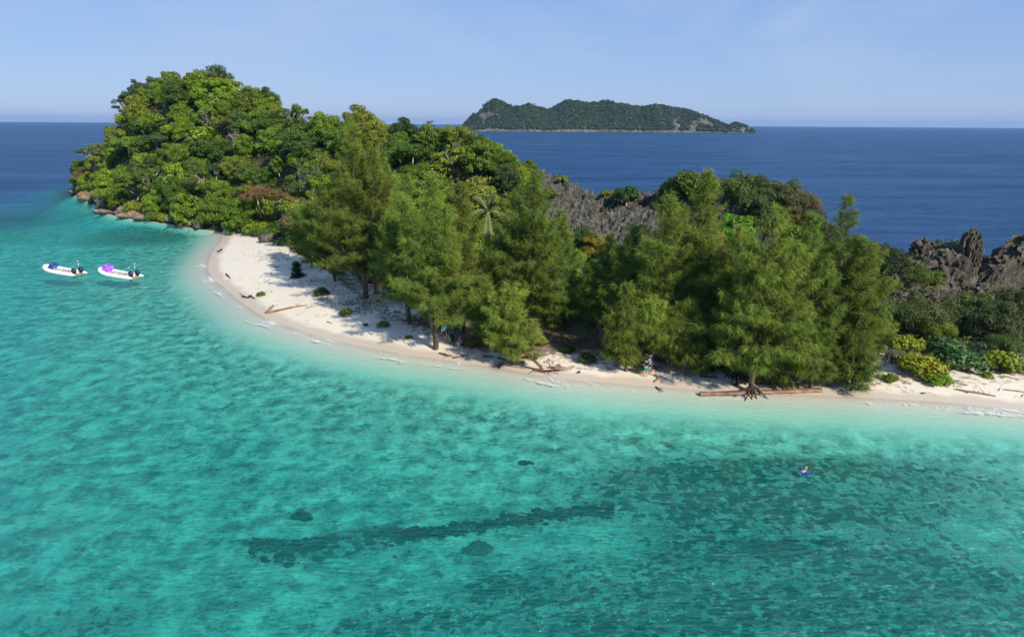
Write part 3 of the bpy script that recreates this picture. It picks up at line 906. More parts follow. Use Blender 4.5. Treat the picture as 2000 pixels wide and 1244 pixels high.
# ------------------------------------------------------------------ foliage builders
def leaf_quads(c, nrm, size, aspect, r, bend=0.0):
    """c (N,3) centres; returns verts (4N,3) and quads"""
    N_ = len(c)
    nrm = nrm / (np.linalg.norm(nrm, axis=1)[:, None] + 1e-9)
    t = r.standard_normal((N_, 3))
    u = np.cross(nrm, t); u /= np.linalg.norm(u, axis=1)[:, None] + 1e-9
    w = np.cross(nrm, u)
    sz = size * r.uniform(.65, 1.3, N_)[:, None]
    a, b = u * sz * 0.5, w * sz * 0.5 * aspect
    v = np.stack([c - a, c - b * 1.0 + a * .15, c + a, c + b * 1.0 + a * .15], 1).reshape(-1, 3)
    return v, np.arange(4 * N_).reshape(-1, 4)
def broad_crown(seed, R, flat, zc, n_lobes, lobe_r, n_leaf, leaf, aspect=.62, low=-0.35, shell=(.5, .9)):
    r = np.random.default_rng(seed)
    L = []
    tries = 0
    while len(L) < n_lobes and tries < 4000:
        tries += 1
        d = r.standard_normal(3); d /= np.linalg.norm(d)
        if d[2] < low: continue
        p = d * R * r.uniform(*shell) * np.array([1, 1, flat])
        if all(np.linalg.norm(p - q) > lobe_r * .55 for q in L): L.append(p)
    L = np.array(L) + np.array([0, 0, zc])
    lr = lobe_r * r.uniform(.7, 1.25, len(L))
    idx = r.integers(0, len(L), n_leaf)
    d = r.standard_normal((n_leaf, 3)); d[:, 2] = d[:, 2] * .8 + .18
    d /= np.linalg.norm(d, axis=1)[:, None]
    rad = lr[idx] * r.uniform(.62, 1.05, n_leaf)
    c = L[idx] + d * rad[:, None] * np.array([1, 1, .85])
    c += 0.12 * R * np.stack([vnoise(c * 1.1 + k * 9, seed + k) for k in range(3)], -1) * .5
    nn = d * .9 + np.array([0, 0, .22]) + r.standard_normal((n_leaf, 3)) * .42
    v, q = leaf_quads(c, nn, leaf, aspect, r)
    ti = np.clip(.25 + .35 * r.random(len(L))[idx] + .3 * r.random(n_leaf) + .12 * d[:, 2], 0, 1)
    return v, q, np.repeat(ti, 4), L
def limbs(mb, r, H0, L, rad, k=8, crook=.25):
    base = np.array([0, 0, -0.6])
    top = np.array([r.normal() * .3, r.normal() * .3, H0])
    mid = (base + top) / 2 + np.array([r.normal() * crook, r.normal() * crook, 0])
    mb.tube([base, mid, top], [rad * 1.25, rad, rad * .75], 7)
    sel = r.permutation(len(L))[:k]
    for i in sel:
        e = L[i]
        m = top + (e - top) * .5 + np.array([r.normal(), r.normal(), r.normal() * .5]) * .3
        mb.tube([top + (base - top) * .04, m, e], [rad * .62, rad * .38, rad * .14], 5)
        for _ in range(2):
            e2 = e + r.normal(size=3) * np.array([.7, .7, .5]) * (np.linalg.norm(e - top) * .35)
            mb.tube([m, (m + e2) / 2 + r.normal(size=3) * .12, e2], [rad * .26, rad * .16, rad * .05], 4)
KIND = {}
def make_kind(key, n, spec, mat=M_LEAF, bark=M_BARK, trunk=(.16, 8, .3)):
    out = []
    for i in range(n):
        sd_ = 1000 + hash_(key) * 13 + i
        r = np.random.default_rng(sd_)
        v, q, t, L = broad_crown(sd_, **spec)
        cm = mesh_np('crown', v, q, tint=t, mat=mat)
        mb = MB()
        limbs(mb, r, max(.5, spec['zc'] - spec['R'] * spec['flat'] * .45), L, trunk[0], trunk[1], trunk[2])
        out.append((cm, mb.mesh('trunk', bark, True)))
    KIND[key] = out
def hash_(s): return sum(ord(c) * (i + 3) for i, c in enumerate(s)) % 977
make_kind('round', 4, dict(R=3.0, flat=1.08, zc=2.9, low=-.75, n_lobes=56, lobe_r=.78, n_leaf=11500, leaf=.25))
make_kind('bigleaf', 3, dict(R=3.0, flat=1.0, zc=2.9, low=-.7, n_lobes=38, lobe_r=.9, n_leaf=6500, leaf=.36, aspect=.7))
make_kind('umbrella', 3, dict(R=3.6, flat=.32, zc=4.3, n_lobes=34, lobe_r=.66, n_leaf=6000, leaf=.25, low=-.1, shell=(.35, 1.0)), trunk=(.15, 14, .4))
make_kind('loose', 4, dict(R=3.1, flat=.95, zc=3.6, n_lobes=22, lobe_r=.66, n_leaf=4600, leaf=.27, low=-.5, shell=(.55, 1.05)), trunk=(.17, 15, .5))
make_kind('column', 2, dict(R=1.9, flat=1.5, zc=3.2, n_lobes=30, lobe_r=.62, n_leaf=5000, leaf=.24))
make_kind('dome', 4, dict(R=1.5, flat=.75, zc=.55, n_lobes=22, lobe_r=.55, n_leaf=3600, leaf=.21, low=-.05), trunk=(.06, 8, .15))
make_kind('shrub_big', 3, dict(R=1.4, flat=.7, zc=.5, n_lobes=20, lobe_r=.5, n_leaf=1500, leaf=.30, aspect=.6, low=-.05), trunk=(.05, 8, .15))
make_kind('fine', 4, dict(R=1.7, flat=.9, zc=1.0, n_lobes=26, lobe_r=.55, n_leaf=7500, leaf=.24, aspect=.22, low=-.2, shell=(.4, 1.05)), trunk=(.08, 12, .2))

def dead_tree(seed, H):
    r = np.random.default_rng(seed)
    mb = MB()
    def rec(p, d, L, rad, lv):
        q = p + d * L
        m = (p + q) / 2 + r.normal(size=3) * L * .09
        mb.tube([p, m, q], [rad, rad * .8, rad * .6], 5)
        if lv == 0: return
        for _ in range(3 if lv > 1 else 3):
            dd = d + r.normal(size=3) * .55 + np.array([0, 0, .12]); dd /= np.linalg.norm(dd)
            rec(q - d * L * r.uniform(0, .35), dd, L * r.uniform(.6, .8), rad * .55, lv - 1)
    rec(np.array([0, 0, -.5]), np.array([r.normal() * .15, r.normal() * .15, 1.]), H * .42, H * .022, 4)
    return mb.mesh('trunk', M_DEAD, True)
DEAD = [dead_tree(50 + i, 5.0) for i in range(4)]

def strap_rosette(r, n, L, w, up=.6, c=(0, 0, 0), droop=.9):
    """arching strap leaves: verts, quads, tint"""
    V, Qs, T = [], [], []
    for k in range(n):
        az = r.uniform(0, 2 * math.pi); el = r.uniform(-.1, 1.35)
        d = np.array([math.cos(az) * math.cos(el), math.sin(az) * math.cos(el), math.sin(el) * 1.0])
        side = np.array([-math.sin(az), math.cos(az), 0])
        l = L * r.uniform(.7, 1.15)
        pts = []
        for j in range(4):
            u = j / 3
            pts.append(np.asarray(c) + d * l * u * (1 - .12 * u) + np.array([0, 0, -droop * l * u * u * .55]))
        wd = [w * .8, w, w * .7, w * .08]
        b = len(V)
        for j in range(4):
            V.append(pts[j] - side * wd[j] / 2); V.append(pts[j] + side * wd[j] / 2)
        for j in range(3):
            Qs.append((b + 2 * j, b + 2 * j + 1, b + 2 * j + 3, b + 2 * j + 2))
        tt = r.uniform(.2, .9)
        T += [tt] * 8
    return np.array(V), np.array(Qs), np.array(T)
def pandanus_meshes(seed, H=3.5, n_head=7, L=1.0, w=.09, per=34):
    r = np.random.default_rng(seed)
    mb = MB(); V, Qs, T, n = [], [], [], 0
    mb.tube([(0, 0, -.4), (.05, 0, H * .3), (0, .1, H * .5)], [.13, .11, .09], 6)
    for k in range(n_head):
        a = r.uniform(0, 6.28); rr = r.uniform(.3, .5) * H * .7 if n_head > 1 else 0
        e = np.array([math.cos(a) * rr, math.sin(a) * rr, H * r.uniform(.65, 1.0)])
        mb.tube([(0, .1, H * .48), (e * .6 + np.array([0, 0, H * .18])), e], [.08, .06, .05], 5)
        v, q, t = strap_rosette(r, per, L, w, c=e)
        V.append(v); Qs.append(q + n); T.append(t); n += len(v)
    return mesh_np('crown', np.vstack(V), np.vstack(Qs), tint=np.concatenate(T), mat=M_STRAP), mb.mesh('trunk', M_BARK, True)
KIND['pandanus'] = [pandanus_meshes(700 + i) for i in range(3)]
KIND['rosette'] = [pandanus_meshes(720 + i, .35, 3, .9, .10, 40) for i in range(2)]

TREES = []
def put(kind, x, y, col, scale=1.0, name='broadleaf_tree', label=None, cat='tree', group=None, zoff=0.0, lean=None, var=None, rz=None, z=None, r=rng):
    K = KIND[kind]
    cm, tm = K[(var if var is not None else int(r.integers(0, len(K)))) % len(K)]
    zz = gz(x, y) if z is None else z
    lean = lean if lean is not None else (r.normal() * .08, r.normal() * .08)
    o = thing(name, label, cat, (x, y, zz + zoff), (lean[0], lean[1], rz if rz is not None else r.uniform(0, 6.28)), group)
    sc = scale if not np.isscalar(scale) else (scale, scale, scale)
    o.scale = sc
    link('trunk', tm, o)
    c = link('crown', cm, o)
    c.color = (*col, 1)
    return o

# colour families (name, linear albedo)
COL = {'dark green': (.072, .128, .016), 'mid green': (.115, .190, .017), 'light green': (.170, .260, .018), 'olive green': (.155, .190, .024),
       'yellow-green': (.165, .225, .020), 'blue-green': (.070, .130, .045), 'brownish green': (.145, .125, .035), 'deep green': (.050, .095, .015)}
LM = [(203, 345, 'the white leaning trunks'), (210, 395, 'the pale grey boulder'), (345, 140, 'the left summit'),
      (415, 140, 'the grey twiggy summit crown'), (235, 215, 'the ragged left shoulder'), (455, 285, 'the fan-shaped bare tree'),
      (330, 240, 'the pale broken limb'), (605, 320, 'the pale forked trunk'), (540, 370, 'the reddish-leaved tree'),
      (400, 437, 'the bright green shore bush'), (350, 355, 'the leaning grey trunk'), (590, 240, 'the crest screw pines'),
      (690, 240, 'the crest dip'), (785, 265, 'the dark layered crown'), (835, 240, 'the tuft-headed screw pine'),
      (950, 400, 'the coconut palm'), (930, 330, 'the shiny big-leaved tree'), (1010, 310, 'the pale scrubby edge'),
      (480, 240, 'the right summit shoulder'), (160, 300, 'the headland\'s left tip'), (280, 300, 'the left slope\'s middle'), (420, 330, 'the blue-green screw pine'),
      (500, 420, 'the beach\'s top end'), (1160, 480, 'the ridge\'s yellow bush'), (1440, 440, 'the bright green tree'), (1550, 390, 'the ridge\'s right end'),
      (1350, 345, 'the round ridge bush'), (1780, 500, 'the dark scrub')]
DIRS = ['right of', 'up and right of', 'above', 'up and left of', 'left of', 'below and left of', 'below', 'below and right of']
FORM = {'round': 'round-crowned tree', 'bigleaf': 'big-leaved tree', 'umbrella': 'flat-topped tree', 'loose': 'open-crowned tree', 'column': 'narrow tree',
        'dome': 'domed bush', 'shrub_big': 'big-leaved bush', 'fine': 'feathery bush', 'pandanus': 'screw pine with strap leaves', 'dead': 'bare grey dead tree', 'rosette': 'strap-leaved rosette'}
def auto_label(p, kind, cname, size):
    px, py = proj(p)
    best = min(LM, key=lambda l: (l[0] - px) ** 2 + (l[1] - py) ** 2)
    dx, dy = px - best[0], -(py - best[1])
    dist = math.hypot(dx, dy)
    sec = DIRS[int(round(math.atan2(dy, dx) / (math.pi / 4))) % 8]
    far_ = 'beside' if dist < 14 else (sec if dist < 42 else 'well ' + sec)
    f = FORM[kind]
    return ' '.join(x for x in (size, cname, f, far_, best[2]) if x)
LABELS = {}
def forest_tree(kind, x, y, cname, s, zoff=0.0, name=None, group='trees covering the forested headland', cat=None):
    size = '' if .85 < s < 1.15 else ('small' if s <= .85 else 'large')
    z = gz(x, y)
    lab = auto_label((x, y, z + 3.2 * s), kind, cname, size)
    isb = kind in ('dome', 'shrub_big', 'fine', 'rosette')
    nm = name or ('bush' if isb else 'screw_pine' if kind == 'pandanus' else 'broadleaf_tree')
    cat = cat or ('bush' if isb else 'tree')
    base = np.array(COL[cname]) * rng.uniform(.85, 1.18) * np.array([rng.uniform(.9, 1.12), 1, rng.uniform(.8, 1.2)])
    o = put(kind, x, y, tuple(base), s * np.array([rng.uniform(.9, 1.15), rng.uniform(.9, 1.15), rng.uniform(.85, 1.12)]) , nm, lab, cat, group, zoff, z=z)
    LABELS.setdefault(lab, []).append(o)
    return o
def relabel():
    for lab, os_ in LABELS.items():
        if len(os_) < 2: continue
        xs_ = sorted(os_, key=lambda o: proj(o.location)[0])
        n = len(xs_)
        names = {2: ['left of two', 'right of two'], 3: ['leftmost of three', 'middle of three', 'rightmost of three'],
                 4: ['leftmost of four', 'second of four from left', 'third of four from left', 'rightmost of four']}.get(n)
        for i, o in enumerate(xs_):
            if names:
                t = lab + ', ' + names[i]
                if len(t.split()) > 16: t = t.replace('large ', '').replace('small ', '')
                if len(t.split()) > 16: t = t.replace(' well ', ' ')
                o['label'] = t

# ------------------------------------------------------------------ hill forest
taken = []
def free(x, y, d):
    for (a, b) in taken:
        if (a - x) ** 2 + (b - y) ** 2 < d * d: return False
    return True
# hand-placed landmark trees of the headland: (kind, px, py of crown, Y, colour, scale, name/label)
def at_crown(px, py, Y, h):
    q = Q(px, py, Y)
    return q[0], Y, q[2] - h
HL = [('loose', 192, 300, 214, (.12, .155, .05), 1.25, 'pale green open tree with twisted white limbs at the upper left of the headland'),
      ('loose', 205, 345, 203, (.10, .16, .05), 1.3, 'pale green tree with two long leaning white trunks above the grey boulder'),
      ('umbrella', 165, 280, 220, (.07, .10, .035), .8, 'flat dark crown jutting out furthest left over the sea'),
      ('umbrella', 232, 262, 214, (.08, .12, .03), 1.0, 'flat-topped tree with curved pale limb on the left slope'),
      ('loose', 262, 178, 208, (.045, .085, .03), 1.35, 'ragged dark tree leaning out at the left shoulder of the summit'),
      ('loose', 240, 205, 211, (.05, .09, .03), 1.1, 'sparse tree hanging lowest on the left shoulder of the summit'),
      ('bigleaf', 335, 165, 203, (.12, .17, .02), 1.5, 'large light green spreading tree left of the summit'),
      ('round', 430, 172, 194, (.05, .09, .018), 1.6, 'big rounded dark green tree right of the summit'),
      ('bigleaf', 392, 205, 190, (.14, .19, .015), 1.4, 'bright yellow-green tree in the middle of the upper slope'),
      ('umbrella', 448, 275, 172, (.13, .15, .02), 1.1, 'flat yellow-green crown over the grey fan-shaped limbs'),
      ('round', 785, 265, 140, (.035, .065, .015), 1.25, 'dark layered dense tree on the crest left of the tuft-headed tree'),
      ('bigleaf', 935, 305, 122, (.10, .165, .02), 1.0, 'shiny big-leaved light green tree on the right of the crest'),
      ('round', 990, 345, 116, (.05, .09, .02), .8, 'dark green round tree right above the coconut palm'),
      ('loose', 605, 295, 134, (.075, .13, .03), 1.25, 'tall tree with a pale forked trunk left of the big casuarina'),
      ('umbrella', 540, 385, 132, (.13, .11, .035), 1.35, 'layered tree with reddish and yellowing leaves above the beach'),
      ('umbrella', 505, 365, 138, (.17, .10, .04), 1.0, 'spreading tree with orange-red leaf tips left of the layered tree'),
      ('loose', 300, 395, 166, (.09, .15, .02), 1.35, 'light green overhanging tree with crooked grey limbs'),
      ('loose', 395, 375, 158, (.085, .135, .02), 1.2, 'overhanging green tree left of the bright green shore bush'),
      ('umbrella', 590, 440, 118, (.11, .10, .035), 1.15, 'dull brown-green tree leaning over the top of the beach'),
      ('round', 1168, 478, 92, (.20, .18, .02), .75, 'yellow-leaved bushy tree below the limestone ridge'),
      ('round', 1398, 470, 88, (.20, .17, .03), .7, 'yellow-leaved bushy tree between two casuarina groups'),
      ('bigleaf', 1440, 440, 92, (.10, .24, .015), .85, 'bright green tree below the dark rock slabs'),
      ('round', 1140, 455, 94, (.05, .10, .02), .6, 'dark green tree at the left foot of the limestone ridge')]
for (kd, px, py, Y, col, s, lab) in HL:
    h = {'round': 3.4, 'bigleaf': 3.5, 'umbrella': 4.5, 'loose': 4.2}[kd] * s
    x, y, z = at_crown(px, py, Y, h)
    g = gz(x, y)
    if kd in ('loose', 'umbrella'):
        z = max(min(z, g + 3.0), g - 1.0)
    else:
        z = max(min(z, g + 1.5), g - 1.5)
    put(kd, x, y, col, s, 'broadleaf_tree', lab, 'tree', 'trees covering the forested headland', z=z)
    taken.append((x, y))
for (px, py, Y, s, lab) in [(455, 290, 168, 1.05, 'grey fan-shaped bare tree in the middle of the slope'), (415, 150, 196, .8, 'grey twiggy leafless crown on the summit'),
                            (420, 300, 172, .7, 'pale forked bare limbs left of the fan-shaped bare tree'), (608, 318, 131, 1.0, 'pale forked bare trunk left of the big casuarina'),
                            (330, 240, 190, .7, 'pale broken bare limb on the upper slope'), (515, 225, 180, .5, 'short pale snag on the crest right of the summit'),
                            (700, 248, 158, .8, 'grey bare twigs on the crest near its dip'), (730, 250, 152, .7, 'second grey bare tree on the crest near its dip'),
                            (345, 360, 168, .9, 'leaning grey bare trunk low on the slope'), (400, 405, 156, .7, 'pale bare trunk leaning left above the shore rocks'),
                            (382, 408, 157, .6, 'crooked pale trunk just left of the leaning shore trunk'), (270, 405, 172, .8, 'grey crooked trunk hanging over the tan rock shelf'),
                            (865, 285, 132, .6, 'left grey dead twig tuft on the crest'), (885, 280, 130, .6, 'right grey dead twig tuft on the crest'), (1170, 470, 91, .6, 'pale bare limbs in the yellow-leaved tree'), (1145, 520, 86, .55, 'grey dead branches below the yellow-leaved tree'),
                            (1400, 480, 87, .55, 'grey bare twigs in the yellow-leaved tree between the casuarinas'),
                            (508, 320, 142, .7, 'pale brown bare tree above the reddish-leaved tree'), (200, 352, 200, .9, 'long white leaning trunk above the grey boulder'),
                            (190, 300, 211, .8, 'twisted white bare limbs at the left end of the headland')]:
    x, y, z = at_crown(px, py, Y, 3.3 * s)
    g = gz(x, y)
    z = max(min(z, g + 5.5), g - .5)
    o = thing('dead_tree', lab, 'tree', (x, y, z), (rng.normal() * .12 + .15, rng.normal() * .2 - .1, rng.uniform(0, 6.28)), 'bare pale trees standing out of the green', (s, s, s))
    link('trunk', DEAD[int(rng.integers(0, 4))], o)
for (px, py, Y, s, lab, col) in [(578, 245, 172, 1.2, 'screw pine with pale strap leaves, leftmost of the crest clump', (.13, .18, .05)), (592, 238, 171, 1.3, 'tall screw pine in the middle of the crest clump', (.15, .20, .06)),
                                 (612, 236, 168, 1.2, 'screw pine with yellow leaf tips right in the crest clump', (.15, .19, .05)), (636, 238, 165, 1.2, 'dense dark screw pine, rightmost of the crest clump', (.08, .15, .05)),
                                 (575, 270, 160, 1.2, 'screw pine with bare pale stems below the crest clump', (.10, .17, .05)), (420, 330, 160, 1.4, 'drooping blue-green screw pine in the middle of the lower slope', (.05, .12, .06)),
                                 (838, 243, 141, 1.0, 'tuft-headed screw pine on the crest', (.13, .18, .05)), (558, 300, 148, 1.1, 'pale screw pine left of the pale forked trunk', (.09, .16, .05)),
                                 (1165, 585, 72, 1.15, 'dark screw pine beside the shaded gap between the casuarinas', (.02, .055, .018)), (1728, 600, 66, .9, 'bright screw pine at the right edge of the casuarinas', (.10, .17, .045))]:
    x, y, z = at_crown(px, py, Y, 3.0 * s)
    g = gz(x, y)
    z = max(min(z, g + 2.5), g - .8)
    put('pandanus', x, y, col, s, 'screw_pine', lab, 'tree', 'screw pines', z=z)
    taken.append((x, y))
# dart-thrown forest
rf = np.random.default_rng(77)
cand = []
N_C = 9000
cxs = rf.uniform(-175, 60, N_C); cys = rf.uniform(84, 236, N_C)
ss = sdist(cxs, cys)
pxs = pxof(cxs, cys)
cyv, vyv = crestY(cxs, cys), vegY(cxs, cys)
zone = fbm(np.stack([cxs / 16, cys / 16, cxs * 0], -1), 2, 88)
names_c = ['dark green', 'mid green', 'light green', 'olive green', 'yellow-green', 'blue-green', 'brownish green', 'deep green']
n_tree = 0
for i in range(N_C):
    x, y, p_ = cxs[i], cys[i], pxs[i]
    if ss[i] < (1.0 if p_ < 430 else 3.0): continue
    if y > cyv[i] + 4.5 or y < vyv[i] + 1: continue
    if p_ > 1680: continue
    if p_ > 600 and y < vyv[i] + (24 if p_ < 900 else 19): continue
    if p_ >= 500 and p_ <= 600 and y < vyv[i] + 2: continue
    if p_ > 430 and p_ < 500 and y < vyv[i] + 1: continue
    if 1040 < p_ < 1600 and y > cyv[i] - 17: continue
    small = p_ > 960
    d = 4.6 if not small else 3.6
    if not free(x, y, d * rf.uniform(.8, 1.1)): continue
    if n_tree >= 272: break
    taken.append((x, y))
    n_tree += 1
    t = zone[i] + rf.normal() * .35
    kd = rf.choice(['round', 'bigleaf', 'umbrella', 'loose', 'column'], p=[.55, .25, .07, .08, .05])
    if t < -.25: cn = rf.choice(['dark green', 'deep green', 'blue-green', 'mid green'], p=[.4, .2, .15, .25])
    elif t < .2: cn = rf.choice(['mid green', 'light green', 'dark green', 'olive green'], p=[.4, .2, .2, .2])
    else: cn = rf.choice(['light green', 'yellow-green', 'olive green', 'brownish green', 'mid green'], p=[.3, .16, .2, .06, .28])
    s_ = rf.uniform(.85, 1.45) * (.68 if small else 1.0)
    if 1000 < p_: s_ *= .85
    if p_ > 620 and cn in ('light green', 'yellow-green') and rf.random() < .6: cn = 'mid green'
    crestcut = sstep(-6, 1, y - cyv[i])
    if 640 < p_ < 930: s_ *= 1 - .38 * crestcut
    forest_tree(str(kd), x, y, str(cn), s_ * (1 - .12 * crestcut), zoff=-.9 * s_ * (1 - crestcut * (.7 if p_ < 640 else .1)))
# understorey bushes: shore line of headland, the ridge edge, behind the casuarinas
N_B = 7000
bx = rf.uniform(-175, 110, N_B); by = rf.uniform(50, 236, N_B)
ss = sdist(bx, by); pxs = pxof(bx, by); cyv, vyv = crestY(bx, by), vegY(bx, by)
btk = []
nb = 0
for i in range(N_B):
    x, y, p_ = bx[i], by[i], pxs[i]
    ok = False; kd = 'dome'; s_ = rf.uniform(.8, 1.4)
    if p_ < 440 and .5 < ss[i] < 6 and y < cyv[i] - 5 and y > vyv[i]: ok = True; s_ *= 1.2
    elif p_ < 960 and ss[i] > 2 and y > vyv[i] + (2 if p_ < 620 else 22) and y < cyv[i] + 6: ok = rf.random() < .5; s_ *= 1.7
    elif 440 <= p_ < 620 and vyv[i] < y < vyv[i] + 6: ok = True
    elif 620 <= p_ < 1700 and vyv[i] + 12 < y < vyv[i] + 24: ok = rf.random() < .5; s_ *= .9
    elif 860 < p_ < 1075 and cyv[i] - 9 < y < cyv[i] + 4: ok = True; s_ *= .8
    elif 1075 <= p_ < 1690 and cyv[i] - 22 < y < cyv[i] - (17 if p_ < 1400 else 13): ok = True; s_ *= .75
    elif 1480 <= p_ < 1780 and cyv[i] - 12 < y < cyv[i] + 2: ok = True; kd = 'fine'
    elif 1690 <= p_ < 2350 and vyv[i] + 10 < y < vyv[i] + 16: ok = rf.random() < .7; kd = 'fine'; s_ *= .75
    elif 1690 <= p_ < 1800 and cyv[i] - 14 < y < cyv[i]: ok = True; kd = 'fine'
    elif 1690 <= p_ < 2300 and cyv[i] - 2 < y < cyv[i] + 2: ok = rf.random() < .25; kd = 'fine'; s_ *= .6
    if not ok: continue
    if any((a - x) ** 2 + (b - y) ** 2 < (2.1 * s_) ** 2 for a, b in btk): continue
    btk.append((x, y)); nb += 1
    if nb > 285: break
    if kd == 'dome' and rf.random() < .35: kd = 'shrub_big'
    cn = rf.choice(['mid green', 'dark green', 'light green', 'olive green', 'yellow-green', 'deep green'], p=[.26, .24, .16, .18, .08, .08]) if kd != 'fine' else rf.choice(['olive green', 'dark green', 'mid green', 'brownish green'], p=[.35, .15, .4, .10])
    forest_tree(kd, x, y, str(cn), s_, zoff=-.3, group='bushes filling in around the trees')
relabel()

# continuous undergrowth on the hill
def undergrowth(name, label, n, box, cond, hs, leaf, col, seed):
    r = np.random.default_rng(seed)
    x = r.uniform(box[0], box[1], n); y = r.uniform(box[2], box[3], n)
    s_ = sdist(x, y); p_ = pxof(x, y); cy_ = crestY(x, y); vy_ = vegY(x, y)
    k = cond(s_, p_, y, cy_, vy_)
    x, y = x[k], y[k]
    h = height(x, y)
    b = 1.1 + 1.3 * n2(x, y, 2.4, 3, 141) + .8 * n2(x, y, 6.0, 2, 142)
    z = h + np.clip(b, .1, 3) * r.uniform(.55, 1.0, len(x)) * hs
    e = .5
    gx = (n2(x + e, y, 2.4, 3, 141) - n2(x - e, y, 2.4, 3, 141)); gy = (n2(x, y + e, 2.4, 3, 141) - n2(x, y - e, 2.4, 3, 141))
    hx = (height(x + 1, y) - h); hy = (height(x, y + 1) - h)
    nrm = np.stack([-gx * 1.6 * hs - hx * .6, -gy * 1.6 * hs - hy * .6, np.ones_like(x) * .8], -1) + r.standard_normal((len(x), 3)) * .4
    v, q = leaf_quads(np.stack([x, y, z], -1), nrm, leaf, .7, r)
    t = np.clip(.38 + .35 * n2(x, y, 5.0, 3, 143) + .2 * r.standard_normal(len(x)), 0, 1)
    o = link(name, mesh_np(name, v, q, tint=np.repeat(t, 4), mat=M_LEAF))
    o.color = (*col, 1)
    tag(o, label, kind='stuff')
undergrowth('forest_undergrowth', 'tangled green undergrowth between the trees of the headland', 120000, (-185, 60, 80, 240),
            lambda s_, p_, y, c, v: (s_ > .8) & (y > v + 1.5) & (y < c + 10) & (p_ < 1040) & ((p_ < 600) | (y > v + 19)), 1.0, .62, (.11, .175, .02), 44)
undergrowth('low_scrub', 'low dull green scrub covering the ground between the beach shrubs and the crags', 60000, (30, 130, 55, 105),
            lambda s_, p_, y, c, v: (p_ > 1700) & (y > v + 3.5) & (y < c + 2), .55, .32, (.105, .15, .035), 45)
undergrowth('ridge_undergrowth', 'green undergrowth between the casuarinas and the foot of the limestone ridge', 50000, (-5, 80, 75, 115),
            lambda s_, p_, y, c, v: (p_ > 1020) & (p_ < 1690) & (y > v + 15) & (y < c - 15), .8, .42, (.085, .14, .02), 46)

